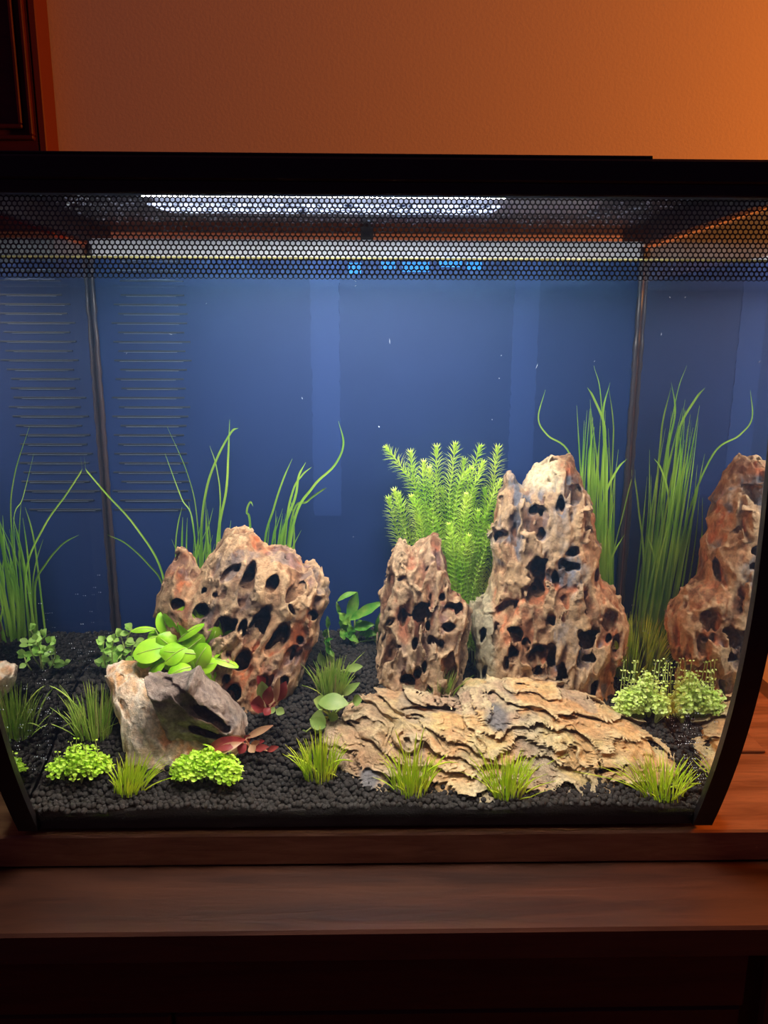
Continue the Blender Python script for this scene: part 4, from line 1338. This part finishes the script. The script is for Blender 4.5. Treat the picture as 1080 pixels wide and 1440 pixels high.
for cx_, cy_, a_, b_, dg_, dyo, pi_ in LV:
    ctr = at(cx_, cy_, g[1] + dyo)
    sc = np.linalg.norm(ctr - CAM) / FPX
    t = math.radians(dg_)
    dv = np.array((math.cos(t), -0.15 + 0.35 * (0.5 - random.random()), math.sin(t)))
    dv /= np.linalg.norm(dv)
    nr = np.array((random.uniform(-.7, .7), -0.35 - pi_ * random.uniform(0.3, 0.8), random.uniform(0.55, 1.0)))
    a_, b_ = a_ * 1.08, b_ * 1.3
    lf = leaf(ros, ctr - dv * a_ * sc, ctr + dv * a_ * sc, b_ * sc, nr, G_ROS, pw=0.55, curl=random.uniform(0.02, 0.16), cup=random.uniform(-.55, .05), taper=1.15, n=10)
    co = [np.array(q.co) + np.array(origin_of(ros)) for q in lf.data.vertices][2::5]
    mb = MB(); mb.tube([q + nr * 0.00005 for q in co[:-1]], [0.00048 - 0.00003 * q for q in range(len(co) - 1)], 4); mb.build('midrib', G_STEM, lf, smooth=True)
    mb = MB(); mb.tube(bez(g + np.array((0, 0, -0.004)), (g + ctr) / 2 + np.array((0, 0.002, -.003)), ctr - dv * a_ * sc * 0.9, 6), [0.0010, 0.0009, 0.0008, 0.0007, 0.0006, 0.0005], 5)
    mb.build('stalk', G_STEM, ros, smooth=True)

# small leaved plant at the left
g = ground(170, 942)
cl = empty('small_leaved_plant', g, 'sprawling plant with small round green leaves behind the peach slab', 'plant')
for (a, b, c_, lv) in (((150, 940), (142, 920), (146, 902), 8), ((160, 940), (155, 915), (160, 900), 8), ((170, 942), (172, 905), (186, 884), 7), ((175, 940), (178, 915), (170, 895), 6), ((180, 940), (185, 915), (190, 903), 7), ((150, 940), (145, 930), (142, 935), 6), ((165, 942), (160, 930), (172, 920), 7), ((180, 942), (190, 925), (198, 918), 6), ((155, 942), (150, 930), (156, 915), 6)):
    P = [at(*q, g[1] + random.uniform(-.012, .004)) for q in (a, b, c_)]
    cur = bez(P[0], P[1], P[2], 8)
    mb = MB(); mb.tube(cur, 0.0005, 4); mb.build('stem', G_STEM, cl, smooth=True)
    for i in range(lv):
        p = cur[7] if i < 3 else cur[random.randint(2, 6)]
        an = random.uniform(0, 6.283)
        dv = np.array((math.cos(an), random.uniform(-.7, .1), 0.3 + math.sin(an) * 0.5)); dv /= np.linalg.norm(dv)
        leaf(cl, p + dv * 0.0004, p + dv * random.uniform(.0045, .0068), random.uniform(.0019, .0028), (random.uniform(-.3, .3), -0.7, 0.8), G_CLOVER, curl=.06, n=6, k=4)


def px_leaves(name, gpx, label, cat, L, mat, Yo=0.0, stalk=G_STEM, group=None):
    g = ground(*gpx)
    g[2] = soil_h(g[0], g[1])
    root = empty(name, g, label, cat, group)
    for e in L:
        (bx_, by_), (tx, ty), w, dyo = e[:4]
        opt = dict(e[4]) if len(e) > 4 else {}
        mt = opt.pop('mat', mat)
        nr = opt.pop('nrm', (random.uniform(-.3, .3), -0.8, 0.6))
        lab = opt.pop('label', None)
        b = at(bx_, by_, g[1] + Yo + dyo)
        t = at(tx, ty, g[1] + Yo + dyo - 0.003)
        sc = np.linalg.norm(b - CAM) / FPX
        for q in (b, t):
            q[2] = max(q[2], soil_h(q[0], q[1]) + 0.001)
        o_ = leaf(root, b, t, w * sc, nr, mt, **opt)
        if lab:
            o_['label'] = lab
        if np.linalg.norm(b - g) > 0.004:
            mb = MB(); mb.tube(bez(g + np.array((0, 0, -.001)), (g + b) / 2 + np.array((0, 0, .002)), b, 6), [.0008, .0007, .0007, .0006, .0006, .0005], 5)
            mb.build('stalk', stalk, root, smooth=True)
    return root


wv = dict(wave=0.35, curl=0.06, cup=0.4)
px_leaves('wavy_leaved_plant', (497, 905), 'dark green plant with wavy ribbon leaves left of the small two peaked stone', 'plant', [
    ((490, 872), (502, 833), 8, 0, dict(wave=.1, curl=-.05)), ((502, 833), (474, 846), 4, 0, dict(wave=.1, curl=.2)), ((492, 872), (540, 846), 7, -.004, wv), ((490, 878), (476, 862), 7, -.003, wv), ((486, 888), (478, 868), 6, 0, wv), ((478, 866), (473, 846), 3, .002, wv),
    ((484, 890), (504, 903), 5, -.004, wv), ((498, 884), (526, 878), 7, -.002, wv), ((505, 890), (530, 892), 6, .002, wv), ((480, 884), (484, 900), 5, -.003, wv), ((500, 880), (512, 874), 5, .003, wv), ((495, 896), (490, 878), 6, -.005, wv), ((515, 885), (516, 900), 4, .002, wv), ((528, 905), (534, 862), 5, .006, wv), ((530, 900), (530, 915), 4, .004, wv)], G_CURL)
px_leaves('wavy_leaved_plant', (465, 922), 'single thin crinkled green sprig at the right edge of the broad holed stone', 'plant', [
    ((461, 884), (460, 866), 3.5, 0, wv), ((456, 896), (461, 884), 4, 0, wv), ((455, 902), (468, 898), 3, 0, wv), ((462, 912), (457, 900), 4, 0, wv), ((466, 922), (458, 908), 4, 0, wv), ((464, 915), (470, 925), 3, -.002, wv)], G_CURL)
px_leaves('oval_leaved_plant', (465, 1008), 'low plant with large oval olive leaves at the left end of the layered stone', 'plant', [
    ((447, 988), (490, 990), 13, -.004, dict(nrm=(.1, -.6, .8), curl=.1, cup=.1)), ((460, 992), (441, 984), 10, -.002, dict(nrm=(-.2, -.7, .7))), ((449, 998), (446, 1032), 11, -.010, dict(nrm=(-.1, -1, .4), cup=.1)), ((436, 1012), (458, 1022), 9, -.012, dict(nrm=(-.2, -1, .5))), ((483, 978), (506, 960), 6, .002, dict(curl=.12)), ((496, 986), (509, 984), 8, 0),
    ((462, 1006), (476, 1010), 7, -.004), ((430, 1036), (428, 1026), 4, -.012)], G_OVAL)
px_leaves('oval_leaved_plant', (470, 950), 'two pale leaves poking out of the olive hair grass on the slope', 'plant', [
    ((456, 938), (449, 918), 6, -.004), ((486, 942), (510, 937), 6, -.003, dict(curl=.05)), ((474, 940), (480, 925), 5, 0), ((468, 932), (462, 920), 4, .002)], G_OVAL)
rd = dict(mat=G_RED, curl=.08)
pk = dict(mat=G_PINK, curl=.05)
px_leaves('red_leaved_plant', (352, 1056), 'red and pink leaved plant creeping at the right foot of the dark slate', 'plant', [
    ((345, 1040), (292, 1052), 9, -.006, dict(mat=G_RED, curl=.30, nrm=(0, -.9, .5))), ((340, 1044), (300, 1062), 6, -.010, dict(mat=G_PINK, curl=.2)), ((346, 1038), (384, 1020), 5, 0, pk), ((342, 1046), (326, 1034), 6, .002, pk), ((346, 1046), (336, 1060), 7, -.008, rd), ((352, 1048), (358, 1058), 6, -.008, pk), ((358, 1054), (378, 1050), 5, -.006, rd),
    ((376, 1056), (392, 1050), 4, -.004, rd), ((346, 1042), (352, 1034), 5, .002, rd), ((336, 1050), (326, 1064), 5, -.008, pk), ((352, 1050), (366, 1042), 4, 0, pk), ((364, 1052), (372, 1042), 3, .004, rd), ((330, 1048), (320, 1058), 5, -.006, dict(mat=G_OVAL))], G_RED, stalk=G_PINK)
px_leaves('red_leaved_plant', (378, 1000), 'dark wine red plant against the lower right of the broad holed stone', 'plant', [
    ((388, 988), (393, 952), 5, -.018, pk), ((390, 985), (402, 958), 8, -.016, rd), ((372, 985), (368, 958), 9, -.016, dict(mat=G_OVAL)), ((376, 990), (380, 965), 8, -.018, rd), ((360, 996), (364, 978), 9, -.018, rd), ((372, 1000), (352, 988), 7, -.018, rd), ((386, 994), (380, 1004), 4, -.018, dict(mat=G_OVAL)), ((388, 998), (400, 1003), 6, -.016, dict(mat=G_OVAL)), ((380, 996), (372, 1006), 6, -.020, rd), ((372, 962), (362, 950), 6, -.016, rd)], G_RED, stalk=G_RED)

# ------------------------------------------------------------------ small things on the soil and in the water
v, f = [], []
for _ in range(420):                     # air bubbles and specks clinging to the side glass
    sx = random.choice((-1, 1, 1))
    y = random.choice((random.gauss(0.03, 0.025), random.gauss(0.11, 0.03)))
    z = 0.022 + abs(random.gauss(0, 0.02)) if sx > 0 else 0.03 + abs(random.gauss(0, 0.035))
    if not (yfront(z) + 0.006 < y < YB - 0.003):
        continue
    p = np.array((sx * (HALF - 0.0007), y, z))
    r = random.uniform(0.00018, 0.00042)
    n0 = len(v)
    v += [p + r * np.array(q) for q in ico_v]
    f += [tuple(n0 + j for j in q) for q in ico_f]
tag(mesh_obj('air_bubbles', v, f, DROP), 'tiny air bubbles clinging to the side glass above the soil', 'bubbles', kind='stuff')
v, f = [], []
for px, py in ((178, 497), (290, 427), (548, 480), (500, 402), (705, 500), (702, 532), (533, 600), (497, 755), (692, 590), (755, 515), (942, 418), (1000, 402), (836, 508), (930, 470), (1068, 470), (362, 800), (425, 560), (240, 470)):
    p = at(px, py, random.uniform(0.02, 0.14))
    a = RNG.normal(size=3) * 0.0007
    n0 = len(v)
    b = np.array((0.00015, 0, 0.0001))
    v += [p - a, p - a * 0.2 + b, p + a, p + a * 0.2 - b, p + np.array((0, 0.0002, 0.0002))]
    f += [(n0, n0 + 1, n0 + 4), (n0 + 1, n0 + 2, n0 + 4), (n0 + 2, n0 + 3, n0 + 4), (n0 + 3, n0, n0 + 4)]
tag(mesh_obj('floating_specks', v, f, simple('pale_speck', (0.7, 0.75, 0.8), 0.8)), 'pale specks drifting in the open water', 'specks', kind='stuff')
